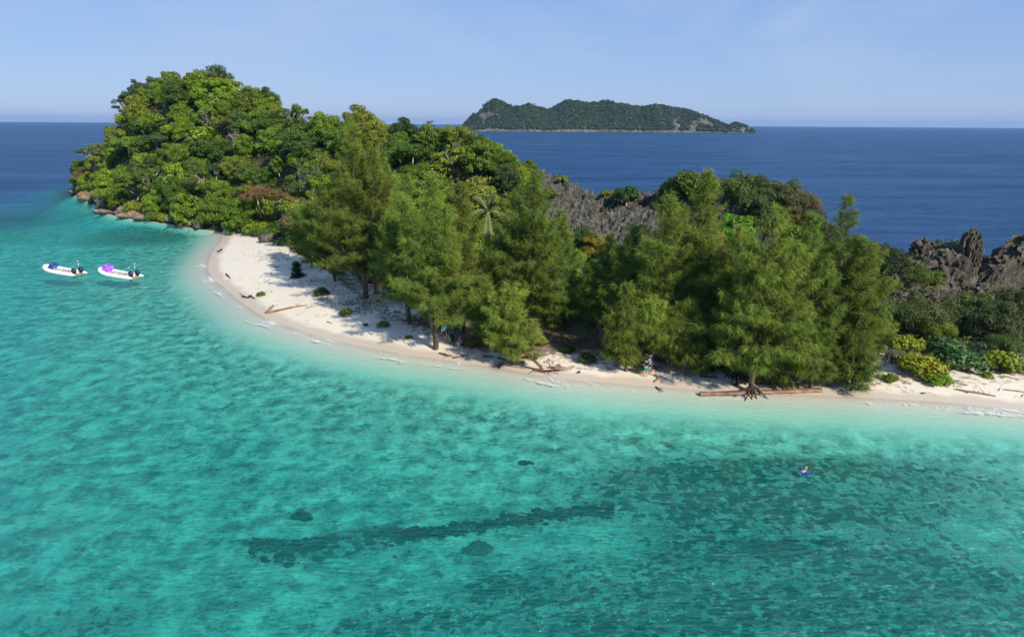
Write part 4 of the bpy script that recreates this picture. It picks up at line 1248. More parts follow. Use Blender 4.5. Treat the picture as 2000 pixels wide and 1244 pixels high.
# hand-placed bushes on the ridge and right side (kind, px, py centre, Y, colour, scale, label)
for (kd, px, py, Y, col, s, lab) in [
    ('dome', 1350, 350, 104, (.09, .14, .02), 2.6, 'round light green bush on the top of the ridge between the casuarina tips'),
    ('dome', 1312, 366, 105, (.05, .085, .02), 1.5, 'darker green bush left of the round light bush on the ridge'),
    ('dome', 1224, 374, 108, (.035, .085, .014), 1.35, 'single round dark green bush in the dip of the limestone ridge'),
    ('shrub_big', 1100, 336, 118, (.15, .21, .03), .8, 'tiny yellow-green tuft on the limestone near the crest'),
    ('shrub_big', 1186, 366, 112, (.16, .18, .03), .7, 'small yellow-green tuft left of the round bush in the ridge dip'),
    ('shrub_big', 1075, 352, 112, (.10, .15, .03), .9, 'green tuft growing on the left rock face'),
    ('fine', 1425, 366, 100, (.075, .12, .035), 2.1, 'dull green scrub on the ridge right of the round light bush'),
    ('fine', 1462, 366, 99, (.075, .115, .04), 2.1, 'grey-green scrub left of the pointed shrub on the ridge'),
    ('fine', 1490, 352, 100, (.07, .105, .035), 2.0, 'pointed grey-green shrub standing highest on the right of the ridge'),
    ('fine', 1525, 370, 99, (.08, .105, .04), 2.0, 'grey-green scrub right of the pointed shrub'),
    ('fine', 1558, 386, 98, (.11, .11, .05), 1.7, 'dry brownish scrub at the right end of the ridge'),
    ('fine', 1580, 405, 97, (.08, .09, .045), 1.3, 'brown-green scrub sloping down at the right end of the ridge'),
    ('fine', 1600, 445, 94, (.07, .085, .04), 1.5, 'dull scrub below the right end of the ridge'),
    ('fine', 1500, 400, 96, (.07, .11, .03), 1.3, 'green scrub over the dark rock slabs'),
    ('shrub_big', 1555, 425, 94, (.12, .19, .02), 1.3, 'light big-leaved bush behind the right casuarinas'),
    ('dome', 1843, 478, 90, (.085, .105, .045), 2.3, 'smooth grey-green dome bush against the sea left of the rock tower'),
    ('fine', 1720, 500, 88, (.04, .06, .025), 1.37, 'dark scrub against the sea, leftmost before the crags'),
    ('fine', 1760, 508, 88, (.04, .055, .025), 1.22, 'dark scrub against the sea beside the small reddish spire'),
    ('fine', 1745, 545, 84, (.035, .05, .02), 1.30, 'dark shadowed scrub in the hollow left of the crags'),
    ('fine', 1785, 630, 74, (.075, .105, .03), 1.51, 'dull green feathery bush below the slanting brown crag'),
    ('fine', 1835, 625, 75, (.07, .10, .03), 1.22, 'feathery bush with yellowish right edge below the crags'),
    ('fine', 1890, 610, 74, (.085, .125, .035), 1.51, 'upright pale feathery bush in front of the right crags'),
    ('fine', 1955, 640, 72, (.065, .09, .03), 1.58, 'wide dull feathery bush at the right edge of the photo'),
    ('fine', 1990, 600, 75, (.07, .09, .03), 1.37, 'feathery bush below the low rock shelf at the right edge'),
    ('fine', 2060, 640, 72, (.07, .09, .03), 1.73, 'feathery bush just beyond the right edge'),
    ('shrub_big', 1768, 672, 65.5, (.20, .24, .015), 1.1, 'yellow-green shrub nearest the casuarinas on the right beach'),
    ('shrub_big', 1800, 712, 62.0, (.22, .24, .015), 1.35, 'wide yellow-green shrub at the sand edge on the right beach'),
    ('shrub_big', 1835, 738, 60.4, (.15, .26, .015), .75, 'small fresh green shrub lowest on the right beach sand'),
    ('shrub_big', 1860, 690, 64, (.075, .15, .05), 1.4, 'blue-green big-leaved shrub between the yellow-green shrubs'),
    ('shrub_big', 1885, 705, 62.4, (.08, .16, .055), 1.2, 'blue-green shrub with dry stems, right of its larger twin'),
    ('shrub_big', 1840, 676, 66, (.06, .12, .045), 1.0, 'blue-green shrub behind the wide yellow-green shrub'),
    ('shrub_big', 1955, 705, 62.4, (.17, .23, .02), 1.2, 'yellow-green shrub right of the strap-leaved rosette'),
    ('shrub_big', 1985, 715, 61.6, (.15, .20, .02), .8, 'small yellow-green shrub at the right edge above the sand'),
    ('fine', 1965, 680, 66, (.07, .12, .03), 0.94, 'low green bush behind the yellow-green shrub at the right'),
    ('rosette', 1932, 722, 61.4, (.17, .24, .03), .95, 'bright strap-leaved rosette plant at the sand edge on the right'),
    ('shrub_big', 1740, 735, 60.8, (.14, .20, .02), .5, 'small creeping yellow-green plant under the rightmost casuarina'),
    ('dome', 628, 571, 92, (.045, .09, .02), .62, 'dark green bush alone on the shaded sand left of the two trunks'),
    ('shrub_big', 510, 574, 91.5, (.10, .15, .03), .42, 'small round bush alone on the brightest sand near the waterline'),
    ('shrub_big', 676, 608, 82, (.15, .18, .03), .55, 'small yellowing bush at the end of the long driftwood'),
    ('shrub_big', 748, 632, 77, (.15, .22, .02), .45, 'small bright yellow-green bush at the edge of the shade'),
    ('shrub_big', 714, 633, 77, (.08, .14, .02), .22, 'tiny green plant on the sand left of the bright bush'),
    ('shrub_big', 798, 656, 72.6, (.15, .20, .02), .28, 'tiny yellow-green plant on the sand left of the standing people'),
    ('dome', 1145, 699, 65.2, (.05, .10, .02), .55, 'green creeping bush on the sand in front of the shaded gap'),
    ('dome', 1378, 716, 63.2, (.035, .08, .02), .6, 'dark green bush on the sand left of the exposed dark roots'),
    ('shrub_big', 1420, 718, 62.5, (.12, .17, .03), .35, 'tiny bright bush right of the dark bush on the sand'),
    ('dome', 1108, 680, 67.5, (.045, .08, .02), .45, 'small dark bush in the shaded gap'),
    ('shrub_big', 1050, 662, 68.5, (.14, .18, .03), .7, 'arching light bush right of the small bright casuarina'),
    ('shrub_big', 925, 665, 70, (.16, .15, .04), .7, 'orange and green low plants beside the sitting person'),
    ('shrub_big', 1400, 438 + 2, 118 - 20, (.12, .17, .02), .8, 'light green bush at the foot of the dark slabs'),
    ('shrub_big', 397, 438, 153, (.19, .26, .012), 1.25, 'bright yellow-green shore bush growing on the orange rocks'),
    ('shrub_big', 455, 444, 149.5, (.07, .16, .015), 1.6, 'fresh green bush where the beach meets the forest'),
    ('dome', 490, 458, 143, (.04, .075, .015), 1.3, 'dark bush leaning over the top of the beach'),
]:
    if Y < 78 or (Y < 95 and px < 760):
        zc = 1.3 + (1.0 if kd == 'fine' else .62) * s
        for _ in range(3):
            q = P(px, py, zc)
            g = gz(q[0], q[1])
            zc = g + (1.0 if kd == 'fine' else .62) * s
        x, y, z = q[0], q[1], g - .05
    else:
        x, y, z = at_crown(px, py, Y, .55 * s)
        g = gz(x, y)
        z = max(min(z, g + 1.5), g - .35)
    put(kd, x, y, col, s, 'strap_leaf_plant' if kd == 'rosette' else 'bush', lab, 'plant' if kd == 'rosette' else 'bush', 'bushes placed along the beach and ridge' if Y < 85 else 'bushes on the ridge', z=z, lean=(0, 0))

# ------------------------------------------------------------------ casuarinas
def casuarina_meshes(seed, H, R, leaders=1, lean=(0, 0), droop=.55, low=.08, dens=1.0, wind=(.38, .1), nlen=.58, width=.042, top_sharp=.78, bare=False):
    r = np.random.default_rng(seed)
    mb = MB()
    BP, BD, BT = [], [], []
    wv = np.array([wind[0], wind[1], 0])
    tops = []
    for k in range(leaders):
        a = 2.4 * k + r.uniform(0, 1)
        off = 0 if k == 0 else R * r.uniform(.35, .6)
        hh = H * (1 if k == 0 else r.uniform(.68, .92))
        tops.append((np.array([math.cos(a) * off + lean[0] * hh, math.sin(a) * off * .7 + lean[1] * hh, hh]), hh))
    for k, (tp, hh) in enumerate(tops):
        b0 = np.array([0, 0, -.4]) if k == 0 else np.array([tops[0][0][0] * .05, 0, H * .05])
        us = np.linspace(0, 1, 7)
        bow = np.array([r.normal() * .03 * H, r.normal() * .03 * H, 0])
        pts = np.array([b0 + (tp - b0) * np.array([u ** 1.1, u ** 1.1, u]) + bow * math.sin(u * math.pi) for u in us])
        r0 = (.018 * H if k == 0 else .011 * H)
        mb.tube(pts, r0 * (1 - us * .93), 8)
        nb_ = int((4.0 * hh + 12) * dens * (1.0 if leaders < 3 else .72))
        for j in range(nb_):
            t = low + (1 - low) * (j + r.uniform(0, 1)) / nb_
            f = t * 6; i = min(5, int(f)); p = pts[i] + (pts[i + 1] - pts[i]) * (f - i)
            az = j * 2.39996 + r.normal() * .3
            tt = (t - low) / (1 - low)
            prof = (0.70 + 1.4 * tt if tt < .22 else 1.0) * max(.0, (1 - tt)) ** top_sharp + .09
            L = R * prof * r.uniform(.45, 1.25) * (1 if leaders == 1 else .82)
            el = R_(20 + 46 * tt + r.normal() * 9)
            d = np.array([math.cos(az) * math.cos(el), math.sin(az) * math.cos(el), math.sin(el)]) + wv * .35 * tt
            d /= np.linalg.norm(d)
            m1 = p + d * L * .5 + np.array([0, 0, .05 * L])
            m2 = p + d * L + np.array([0, 0, (.10 if tt > .4 else -.08) * L])
            mb.tube([p, m1, m2], [.012 * L + .012, .008 * L + .008, .006], 4)
            nt_ = max(3, int(L * 7.6 * dens))
            for q in range(nt_):
                u = r.uniform(.14, 1.03)
                u = min(u, 1.0)
                pp = p * (1 - u) ** 2 + 2 * u * (1 - u) * m1 + u * u * m2
                sgn = 1 if q % 2 else -1
                sv = np.cross(d, [0, 0, 1]); sv /= np.linalg.norm(sv) + 1e-9
                td = d * r.uniform(.5, 1.0) + sv * sgn * r.uniform(.2, 1.0) + np.array([0, 0, r.uniform(-.25, .45)]) + wv * .5
                td /= np.linalg.norm(td)
                BP.append(pp); BD.append(td * min(1.3, (.35 + .22 * L * (1.15 - u * .6)))); BT.append(.35 * u + .25 * r.random() + .2 * tt)  # inner twigs darker, outer and upper lighter: crown shading put into the tint
    BP, BD, BT = np.array(BP), np.array(BD), np.array(BT)
    per = 18
    n = len(BP) * per
    idx = np.repeat(np.arange(len(BP)), per)
    w = r.uniform(0, 1, n)
    base = BP[idx] + BD[idx] * w[:, None] + r.standard_normal((n, 3)) * .05
    nd = BD[idx] / np.linalg.norm(BD[idx], axis=1)[:, None] * .75 + r.standard_normal((n, 3)) * .36 + np.array([0, 0, -droop]) * r.uniform(.3, 1.3, n)[:, None] + wv * .4
    nd /= np.linalg.norm(nd, axis=1)[:, None]
    ln = nlen * r.uniform(.6, 1.3, n)[:, None]
    side = np.cross(nd, r.standard_normal((n, 3))); side /= np.linalg.norm(side, axis=1)[:, None]
    tip = base + nd * ln + np.array([0, 0, -.08]) * droop
    v = np.stack([base - side * width * .5, base + side * width * .5, tip], 1).reshape(-1, 3)
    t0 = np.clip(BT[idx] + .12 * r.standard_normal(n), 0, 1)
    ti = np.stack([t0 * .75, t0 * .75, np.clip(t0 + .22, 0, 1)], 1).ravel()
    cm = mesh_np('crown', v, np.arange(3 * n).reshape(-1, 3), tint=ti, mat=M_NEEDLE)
    return cm, mb
CAS_G = 'casuarina trees behind the beach'
CC = (.138, .196, .034)
CAS = [  # px_base, py_base, py_top, R, leaders, lean, colour mult, label, opts
    (716, 582, 256, 6.4, 3, (-.035, 0), .92, 'tallest broad casuarina at the left of the row above the widest sand', dict(low=.14)),
    (734, 577, 300, 4.6, 2, (.06, .05), .80, 'casuarina with its trunk just right of the tall left one', dict(low=.2)),
    (655, 548, 380, 4.6, 2, (-.12, 0), .92, 'low layered casuarina reaching over the sand, leftmost of the row', dict(low=.12, droop=.35)),
    (850, 662, 352, 5.6, 3, (-.02, 0), 1.05, 'pointed casuarina behind the three people at the beach edge', dict(low=.16)),
    (800, 622, 350, 4.4, 2, (0, .02), .95, 'casuarina between the tall left one and the pointed one behind the people', dict(low=.12)),
    (905, 640, 365, 4.0, 2, (-.02, 0), .9, 'slim casuarina left of the coconut palm', dict(low=.22)),
    (1046, 640, 345, 5.4, 3, (-.02, 0), 1.12, 'broad sunlit casuarina right of the coconut palm', dict(low=.14)),
    (1090, 622, 420, 3.8, 2, (0, 0), .92, 'dark casuarina behind the broad sunlit one, left of the shaded gap', dict(low=.1)),
    (1000, 628, 442, 3.6, 2, (-.08, 0), 1.0, 'casuarina directly below the coconut palm crown', dict(low=.1)),
    (1000, 690, 572, 3.2, 2, (-.07, 0), 1.35, 'small bright yellow-green casuarina at the sand edge', dict(low=.12, width=.04, nlen=.48, top_sharp=.5, dens=1.5)),
    (1290, 690, 388, 4.9, 2, (-.02, 0), 1.0, 'casuarina with its pointed top left of the tallest middle one', dict(low=.12)),
    (1352, 682, 340, 4.6, 2, (0, 0), 1.05, 'tallest casuarina in the middle standing up against the ridge', dict(low=.1)),
    (1235, 672, 450, 4.0, 2, (-.05, 0), .9, 'dark casuarina at the right side of the shaded gap', dict(low=.15)),
    (1385, 688, 500, 3.6, 2, (.03, 0), .85, 'lower casuarina filling in right of the tallest middle one', dict(low=.1)),
    (1272, 706, 600, 1.7, 3, (-.02, 0), 1.35, 'small drooping casuarina with a thin bare trunk behind the standing pair', dict(low=.5, droop=.9, top_sharp=.3, width=.04, dens=1.7, nlen=.55)),
    (1306, 710, 618, 1.6, 2, (.03, 0), 1.25, 'small drooping casuarina right of the standing pair', dict(low=.42, droop=.9, top_sharp=.35, width=.04, dens=1.6)),
    (1470, 738, 412, 5.6, 3, (.03, 0), 1.08, 'casuarina with exposed dark roots on the sand behind the big log', dict(low=.10, droop=.8)),
    (1530, 728, 425, 4.6, 2, (.05, 0), 1.0, 'casuarina leaning slightly right, right of the one with dark roots', dict(low=.08, droop=.7)),
    (1440, 715, 560, 2.8, 2, (-.05, 0), 1.15, 'low bright casuarina left of the one with dark roots', dict(low=.14, droop=.9, dens=1.2)),
    (1608, 720, 390, 4.8, 3, (0, 0), .95, 'tall dark casuarina at the right end of the row against the sea', dict(low=.1)),
    (1655, 722, 480, 3.8, 3, (.02, 0), .92, 'rightmost casuarina sloping down to the yellow-green shrubs', dict(low=.06)),
    (1585, 735, 520, 3.4, 2, (0, 0), .95, 'lower casuarina overhanging the sand between the right ones', dict(low=.08, droop=.8)),
    (1665, 738, 620, 2.2, 2, (0, 0), .95, 'lowest casuarina drooping onto the sand at the right of the row', dict(low=.08, droop=.9, dens=1.2)),
    (760, 560, 330, 4.6, 2, (0, 0), .85, 'casuarina behind and right of the tall left one', dict(low=.12)),
    (1560, 690, 470, 4.2, 2, (0, 0), .85, 'casuarina in the second row behind the right ones', dict(low=.1)),
    (1180, 655, 470, 3.6, 2, (0, 0), .9, 'short casuarina at the back of the shaded gap', dict(low=.05)),
    (1225, 705, 560, 2.6, 2, (-.05, 0), 1.1, 'low casuarina reaching over the sand left of the standing pair', dict(low=.12, droop=.8, dens=1.3)),
    (1420, 700, 455, 4.2, 2, (-.02, 0), .95, 'casuarina between the tallest middle one and the one with dark roots', dict(low=.08)),
    (1340, 712, 590, 2.6, 2, (0, 0), 1.0, 'low casuarina over the sand right of the standing pair', dict(low=.12, droop=.8, dens=1.3)),
    (1500, 728, 560, 3.0, 2, (0, 0), 1.05, 'low casuarina overhanging the middle of the big log', dict(low=.06, droop=.9, dens=1.2)),
    (950, 665, 560, 2.6, 2, (0, 0), 1.0, 'low casuarina behind and left of the small bright one', dict(low=.14)),
    (1090, 640, 520, 3.2, 2, (.04, 0), 1.0, 'lower casuarina at the left edge of the shaded gap', dict(low=.06)),
    (610, 520, 400, 4.0, 2, (-.05, 0), .85, 'small casuarina at the far left behind the low layered one', dict(low=.08)),
]
for k, (px, py, pt, R__, nl, lean, cm_, lab, opt) in enumerate(CAS):
    b = P(px, py, 1.3)
    z = gz(b[0], b[1])
    H = Q(px, pt, b[1])[2] - z
    cmesh, mb = casuarina_meshes(900 + k, H, R__ * (1.04 if px < 1400 else .95), nl, lean, **opt)
    o = thing('casuarina_tree', lab, 'tree', (b[0], b[1], z), (0, 0, 0), CAS_G)
    if 'dark roots' in lab:
        for j in range(11):
            a = -2.9 + j * .28
            L = rng.uniform(.9, 2.3)
            e = np.array([math.cos(a) * L, math.sin(a) * L * .8, -.25])
            mb2 = MB(); mb2.tube([(0, 0, .55), e * .4 + np.array([0, 0, .45]), e * .75 + np.array([0, 0, .12]), e], [.12, .08, .055, .03], 5)
            mb2.build('root', M_DARKW, o, True)
    link('trunk', mb.mesh('trunk', M_BARKD, True), o)
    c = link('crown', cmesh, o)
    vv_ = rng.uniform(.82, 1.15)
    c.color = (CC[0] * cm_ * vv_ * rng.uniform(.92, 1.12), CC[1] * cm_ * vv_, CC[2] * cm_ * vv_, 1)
# seedling on the sand
b = P(579, 538, 1.2); z = gz(b[0], b[1])
cmesh, mb = casuarina_meshes(960, 2.0, 1.0, 1, (0, 0), low=.02, dens=2.2, width=.035, nlen=.28)
o = thing('casuarina_seedling', 'single waist-high dark casuarina seedling standing alone on the shaded sand', 'plant', (b[0], b[1], z))
link('trunk', mb.mesh('trunk', M_BARKD, True), o)
c = link('crown', cmesh, o); c.color = (.035, .07, .02, 1)

# leaning tree with few leaf tufts at the waterline
def leaning_tree():
    b = P(1061, 721, .4); z = gz(b[0], b[1])
    o = thing('leaning_tree', 'reddish bare-stemmed tree leaning left over the sand with a few leaf tufts', 'tree', (b[0], b[1], z))
    mb = MB()
    e = Q(1010, 672, b[1] + .6) - np.array([b[0], b[1], z])
    mb.tube([(0.1, 0, -.3), (-.25, .05, .55), e * .55 + np.array([0, 0, .12]), e], [.19, .15, .12, .07], 8)
    e2 = Q(1020, 690, b[1] - .6) - np.array([b[0], b[1], z])
    mb.tube([e * .5, (e * .5 + e2) / 2 + np.array([0, 0, .1]), e2], [.07, .05, .02], 5)
    mb.build('trunk', M_REDW, o, True)
    for j, (dx, dy) in enumerate([(1.8, .1), (1.4, -.6), (2.6, -.2), (-1.3, -.3), (.6, -.9), (3.0, .4), (-1.0, .4)]):
        mr = MB(); mr.tube([(0, 0, .1), (dx * .5, dy * .5, .25 + .1 * (j % 2)), (dx, dy, .02 + .35 * (j % 3 == 2))], [.08, .05, .02], 5); mr.build('root', M_REDW if j % 2 else M_DARKW, o, True)
    vs, qs, ts, n = [], [], [], 0
    r = np.random.default_rng(12)
    for (px, py, rr) in [(1046, 688, .45), (1052, 695, .35), (1035, 684, .35), (1008, 688, .4), (1022, 683, .35), (1040, 680, .3), (1045, 700, .25)]:
        c = Q(px, py, b[1] + .1) - np.array([b[0], b[1], z])
        m = 90
        cc = c + r.standard_normal((m, 3)) * rr * .42
        v, q = leaf_quads(cc, r.standard_normal((m, 3)) + np.array([0, 0, .6]), .17, .55, r)
        c_ = link('leaf_tuft', mesh_np('leaf_tuft', v, q, tint=np.repeat(r.random(m), 4), mat=M_LEAF), o)
        c_.color = (.15, .17, .035, 1)
        c_['kind'] = 'stuff'
leaning_tree()

# coconut palm
def palm():
    hub = Q(953, 412, 84.0)
    g = gz(hub[0], 84.0)
    o = thing('coconut_palm', 'lone coconut palm with arching yellow-green fronds rising between the casuarinas', 'tree', (hub[0] + .3, 84.0, g))
    h = hub[2] - g
    mb = MB(); mb.tube([(0, 0, -.3), (.15, 0, h * .4), (0, 0, h * .8), (-.3, 0, h)], [.2, .15, .13, .14], 8)
    mb.build('trunk', M_BARK, o, True)
    r = np.random.default_rng(3)
    for k in range(17):
        az = k * 2.399 + .3
        el = R_([78, 62, 50, 35, 20, 5, -15, -35][k % 8])
        L = r.uniform(2.9, 3.7)
        d = np.array([math.cos(az) * math.cos(el), math.sin(az) * math.cos(el), math.sin(el)])
        side = np.array([-math.sin(az), math.cos(az), 0])
        us = np.linspace(0, 1, 12)
        mid = np.array([d * L * u + np.array([0, 0, -1.5 * u ** 2.2 * (1.15 - abs(math.sin(el)) * .4)]) for u in us]) + np.array([-.3, 0, h])
        fb = MB(); fb.tube(mid, .035 * (1 - us * .8), 4)
        V, T_ = [], []
        for j in range(58):
            u = .1 + .9 * j / 57
            i = min(10, int(u * 11)); p = mid[i] + (mid[i + 1] - mid[i]) * (u * 11 - i)
            tg = mid[i + 1] - mid[i]; tg /= np.linalg.norm(tg)
            for sg in (-1, 1):
                ld = side * sg * .8 + tg * .55 + np.array([0, 0, -.35 - .3 * r.random()]); ld /= np.linalg.norm(ld)
                l = .85 * math.sin(max(.12, u) * 2.9) ** .6 * r.uniform(.85, 1.1)
                V += [p - tg * .035, p + tg * .035, p + ld * l]
                T_ += [.5, .5, .8]
        V = np.array(V)
        fr = link('frond', mesh_np('frond', V, np.arange(len(V)).reshape(-1, 3), tint=np.array(T_), mat=M_STRAP), o)
        fr.color = (.13, .165, .028, 1) if k % 3 else (.09, .135, .026, 1)
        link('midrib', fb.mesh('midrib', M_BARK), fr)
palm()

# low green ground cover in the shade and creepers on the crag
def ground_cover(name, label, spots, n, leaf, col, seed, mat=M_LEAF):
    r = np.random.default_rng(seed)
    C_ = []
    for (px, py, rx, ry, m) in spots:
        q = P(px, py, 1.4)
        k = int(n * m)
        a = np.stack([q[0] + r.standard_normal(k) * rx, q[1] + r.standard_normal(k) * ry], -1)
        C_.append(a)
    a = np.vstack(C_)
    keep = n2(a[:, 0], a[:, 1], 1.6, 3, seed) > -.15
    a = a[keep]
    z = height(a[:, 0], a[:, 1])
    a = a[z > .75]; z = z[z > .75]
    c = np.column_stack([a, z + r.uniform(.02, .38, len(z))])
    v, q = leaf_quads(c, r.standard_normal((len(c), 3)) * .8 + np.array([0, -.2, .8]), leaf, .5, r)
    o = link(name, mesh_np(name, v, q, tint=np.repeat(np.clip(r.normal(.45, .22, len(c)), 0, 1), 4), mat=mat))
    o.color = (*col, 1)
    tag(o, label, kind='stuff')
ground_cover('ground_creepers', 'low dark green creepers covering the shaded ground under the casuarinas',
             [(740, 600, 5, 3, 1.2), (800, 625, 5, 3, 1.2), (690, 590, 2, 1, .3), (860, 640, 4, 2.5, 1), (940, 655, 4, 2, .9), (1010, 670, 4, 1.6, .7), (1080, 655, 4, 3, 1), (1130, 640, 2, 5, .5), (1190, 680, 3, 2, .7), (1240, 690, 4, 2, .7), (1330, 700, 4, 2, .8), (1450, 705, 5, 2.5, .8),
              (1560, 725, 5, 2.5, .8), (1680, 720, 5, 2.5, 1), (1800, 680, 5, 3, 1), (1900, 680, 5, 3, .9), (2000, 690, 5, 3, .9), (575, 500, 4, 2, .4), (650, 545, 4, 2, .3), (700, 560, 4, 3, .6), (1750, 640, 6, 4, .9), (1950, 640, 6, 4, .9), (1850, 640, 6, 4, .9)], 2600, .17, (.05, .085, .02), 71)
ground_cover('beach_edge_plants', 'yellow-green creeping plants along the edge of the dry sand',
             [(590, 529, .5, .5, .05), (612, 545, 1.0, .3, .10), (560, 555, .2, .15, .02), (520, 562, .25, .15, .02), (760, 640, 2, .5, .2), (830, 660, 2, .5, .2), (930, 680, 2.5, .5, .4), (985, 690, 2, .4, .4), (1030, 685, 1.5, .6, .3), (1130, 700, 1.6, .4, .15), (1690, 742, 2, .3, .2), (1740, 748, 2, .3, .35), (1830, 752, 1.2, .3, .2), (1960, 738, 3, .4, .35), (1600, 740, 2, .3, .15),
              (632, 578, .5, .3, .06)], 1500, .15, (.14, .18, .02), 72)
# twig and leaf debris
def debris():
    r = np.random.default_rng(8)
    mb = MB()
    spots = [(545, 492, 3.5, 2.0, 70), (600, 505, 4, 2.0, 90), (645, 530, 4, 2.5, 110), (690, 575, 2, 2, 40), (470, 470, 2, 2, 14), (700, 605, 3, 1, 50), (760, 650, 3, 1, 35), (900, 690, 5, .8, 50), (1000, 700, 5, 1, 45), (1120, 735, 3, .8, 40), (1100, 690, 4, 2, 60),
             (1200, 705, 4, 1, 50), (1330, 730, 5, .8, 60), (1450, 738, 5, .8, 60), (1620, 750, 6, .6, 40), (1850, 752, 8, .8, 60), (520, 560, 6, 2.5, 50), (560, 590, 6, 2, 30), (470, 540, 5, 2, 18)]
    for (px, py, rx, ry, n) in spots:
        q = P(px, py, 1.0)
        for _ in range(n):
            x, y = q[0] + r.normal() * rx, q[1] + r.normal() * ry
            z = gz(x, y)
            if z < .25: continue
            L = r.uniform(.15, .75) ** 1.2; a = r.uniform(0, 3.14)
            d = np.array([math.cos(a), math.sin(a), r.normal() * .12]) * L
            p = np.array([x, y, z + .03])
            mb.tube([p - d / 2, p + r.normal(size=3) * .04 * L, p + d / 2], r.uniform(.012, .035), 3)
    tag(mb.build('twig_litter', M_DRIFT), 'scattered dark twigs and leaf litter on the dry sand', kind='stuff')
debris()

# ------------------------------------------------------------------ driftwood and logs
def log(name, label, a, b, r0, r1, mat, z=(None, None), cat='driftwood', bend=.15, branches=0, seed=0, group=None, n=9, lift=.0):
    r = np.random.default_rng(seed + 500)
    A, B = P(a[0], a[1], .4), P(b[0], b[1], .4)
    for _ in range(3):
        A = P(a[0], a[1], max(gz(A[0], A[1]), .0)); B = P(b[0], b[1], max(gz(B[0], B[1]), .0))
    za = max(gz(A[0], A[1]), -.05) + r0 * .55 if z[0] is None else z[0]
    zb = max(gz(B[0], B[1]), -.05) + r1 * .55 if z[1] is None else z[1]
    A[2], B[2] = za, zb + lift
    L = np.linalg.norm(B - A)
    us = np.linspace(0, 1, n)
    pts = A[None] + (B - A)[None] * us[:, None] + np.array([0, 0, 1.0]) * (0.3 * bend * L * .1 * np.sin(us * 3.14))[:, None]
    perp = np.cross((B - A) / L, [0, 0, 1])
    pts += perp * (bend * L * .12 * np.sin(us * 5 + seed))[:, None]
    rad = (r0 + (r1 - r0) * us) * (1 + .12 * r.standard_normal(n))
    c = pts[0].copy(); mb = MB(); mb.tube(pts - c, rad, 9)
    o = link(name, mb.mesh(name, mat, False), None, c)
    for j in range(branches):
        i = int(r.integers(1, n - 1)); p = pts[i] - c
        d = r.normal(size=3); d[2] = abs(d[2]) * .7 + .1; d = d / np.linalg.norm(d) * r.uniform(.3, .9)
        m = MB(); m.tube([p, p + d * .6 + r.normal(size=3) * .06, p + d], [rad[i] * .45, rad[i] * .3, .012], 5); m.build('branch_stub', mat, o, False)
    return tag(o, label, cat, group)
GD = 'driftwood pieces on the beach'
log('large_log', 'long reddish brown log lying at the waterline with wet shine', (1367, 770), (1604, 765), .20, .27, simple_mat('wet_red_log', (.20, .10, .06), .35, .5, .5, 2.2, .8, col2=(.10, .045, .03)), z=(.02, .16), cat='log', bend=.05, n=14)
log('driftwood_log', 'long pale driftwood trunk slanting up the sand from the waterline', (520, 612), (601, 597), .17, .07, M_DRIFT, cat='driftwood', bend=.3, branches=3, seed=1, group=GD)
log('driftwood_log', 'thin dark stick just beyond the upper end of the long pale driftwood', (598, 602), (640, 594), .06, .03, M_DRIFT, branches=6, seed=2, group=GD)
log('driftwood_log', 'short broken stump raised at the lower end of the long driftwood', (519, 612), (534, 603), .14, .10, M_DRIFT, lift=.35, seed=3, branches=2, group=GD)
log('driftwood_log', 'grey pole lying on the upper sand with a reddish end', (483, 505), (528, 497), .08, .05, M_DEAD, seed=4, group=GD)
log('driftwood_log', 'short dark wood piece on the wet sand at the upper waterline', (426, 493), (433, 488), .16, .14, M_DARKW, seed=5, group=GD)
log('driftwood_log', 'curved dark root on the sand edge below the upper waterline piece', (442, 536), (449, 544), .12, .08, M_DARKW, seed=6, branches=2, group=GD)
log('driftwood_log', 'left dark wood chunk of the pair at the waterline', (474, 580), (485, 583), .14, .09, M_DARKW, seed=7, branches=2, group=GD)
log('driftwood_log', 'right dark wood chunk of the pair at the waterline', (487, 580), (498, 584), .15, .09, M_DARKW, seed=8, branches=3, group=GD)
log('driftwood_log', 'small dark curved stick alone on bright sand', (639, 629), (648, 632), .06, .04, M_DARKW, seed=9, group=GD)
log('driftwood_log', 'scatter of dark wood near the middle of the upper sand', (529, 524), (548, 520), .08, .05, M_DARKW, seed=10, branches=3, group=GD)
log('driftwood_log', 'short stick beside the brightest patch of sand', (515, 552), (528, 546), .05, .04, M_DRIFT, seed=11, branches=2, group=GD)
log('driftwood_log', 'dark driftwood with twigs in the shade below the people, left piece', (858, 691), (884, 697), .10, .05, M_DARKW, seed=12, branches=5, group=GD)
log('driftwood_log', 'dark forked branch in the shade right of the left piece', (884, 700), (915, 694), .07, .03, M_DARKW, seed=13, branches=7, group=GD)
log('driftwood_log', 'thick dark red log piece below the sitting person', (943, 697), (962, 699), .16, .12, M_REDW, seed=14, group=GD)
log('driftwood_log', 'long thin dark branch pointing toward the leaning tree', (972, 700), (1000, 708), .09, .05, M_DARKW, seed=15, branches=5, group=GD)
log('driftwood_log', 'short thick dark log end left of the leaning tree', (1015, 709), (1025, 709), .17, .15, M_DARKW, seed=16, group=GD)
log('driftwood_log', 'upright dark stump in the wash left of the leaning tree', (974, 719), (982, 716), .16, .10, M_DARKW, seed=17, branches=6, lift=.25, group=GD)
log('driftwood_log', 'long thin pole lying in the wash to the foot of the leaning tree', (988, 715), (1050, 722), .05, .05, M_DRIFT, seed=18, group=GD)
log('driftwood_log', 'dark red root mass right of the leaning tree', (1072, 719), (1098, 717), .11, .08, M_REDW, seed=19, branches=9, group=GD)
log('driftwood_log', 'thin twig on the sand right of the leaning tree', (1126, 719), (1156, 723), .035, .02, M_REDW, seed=20, branches=2, group=GD)
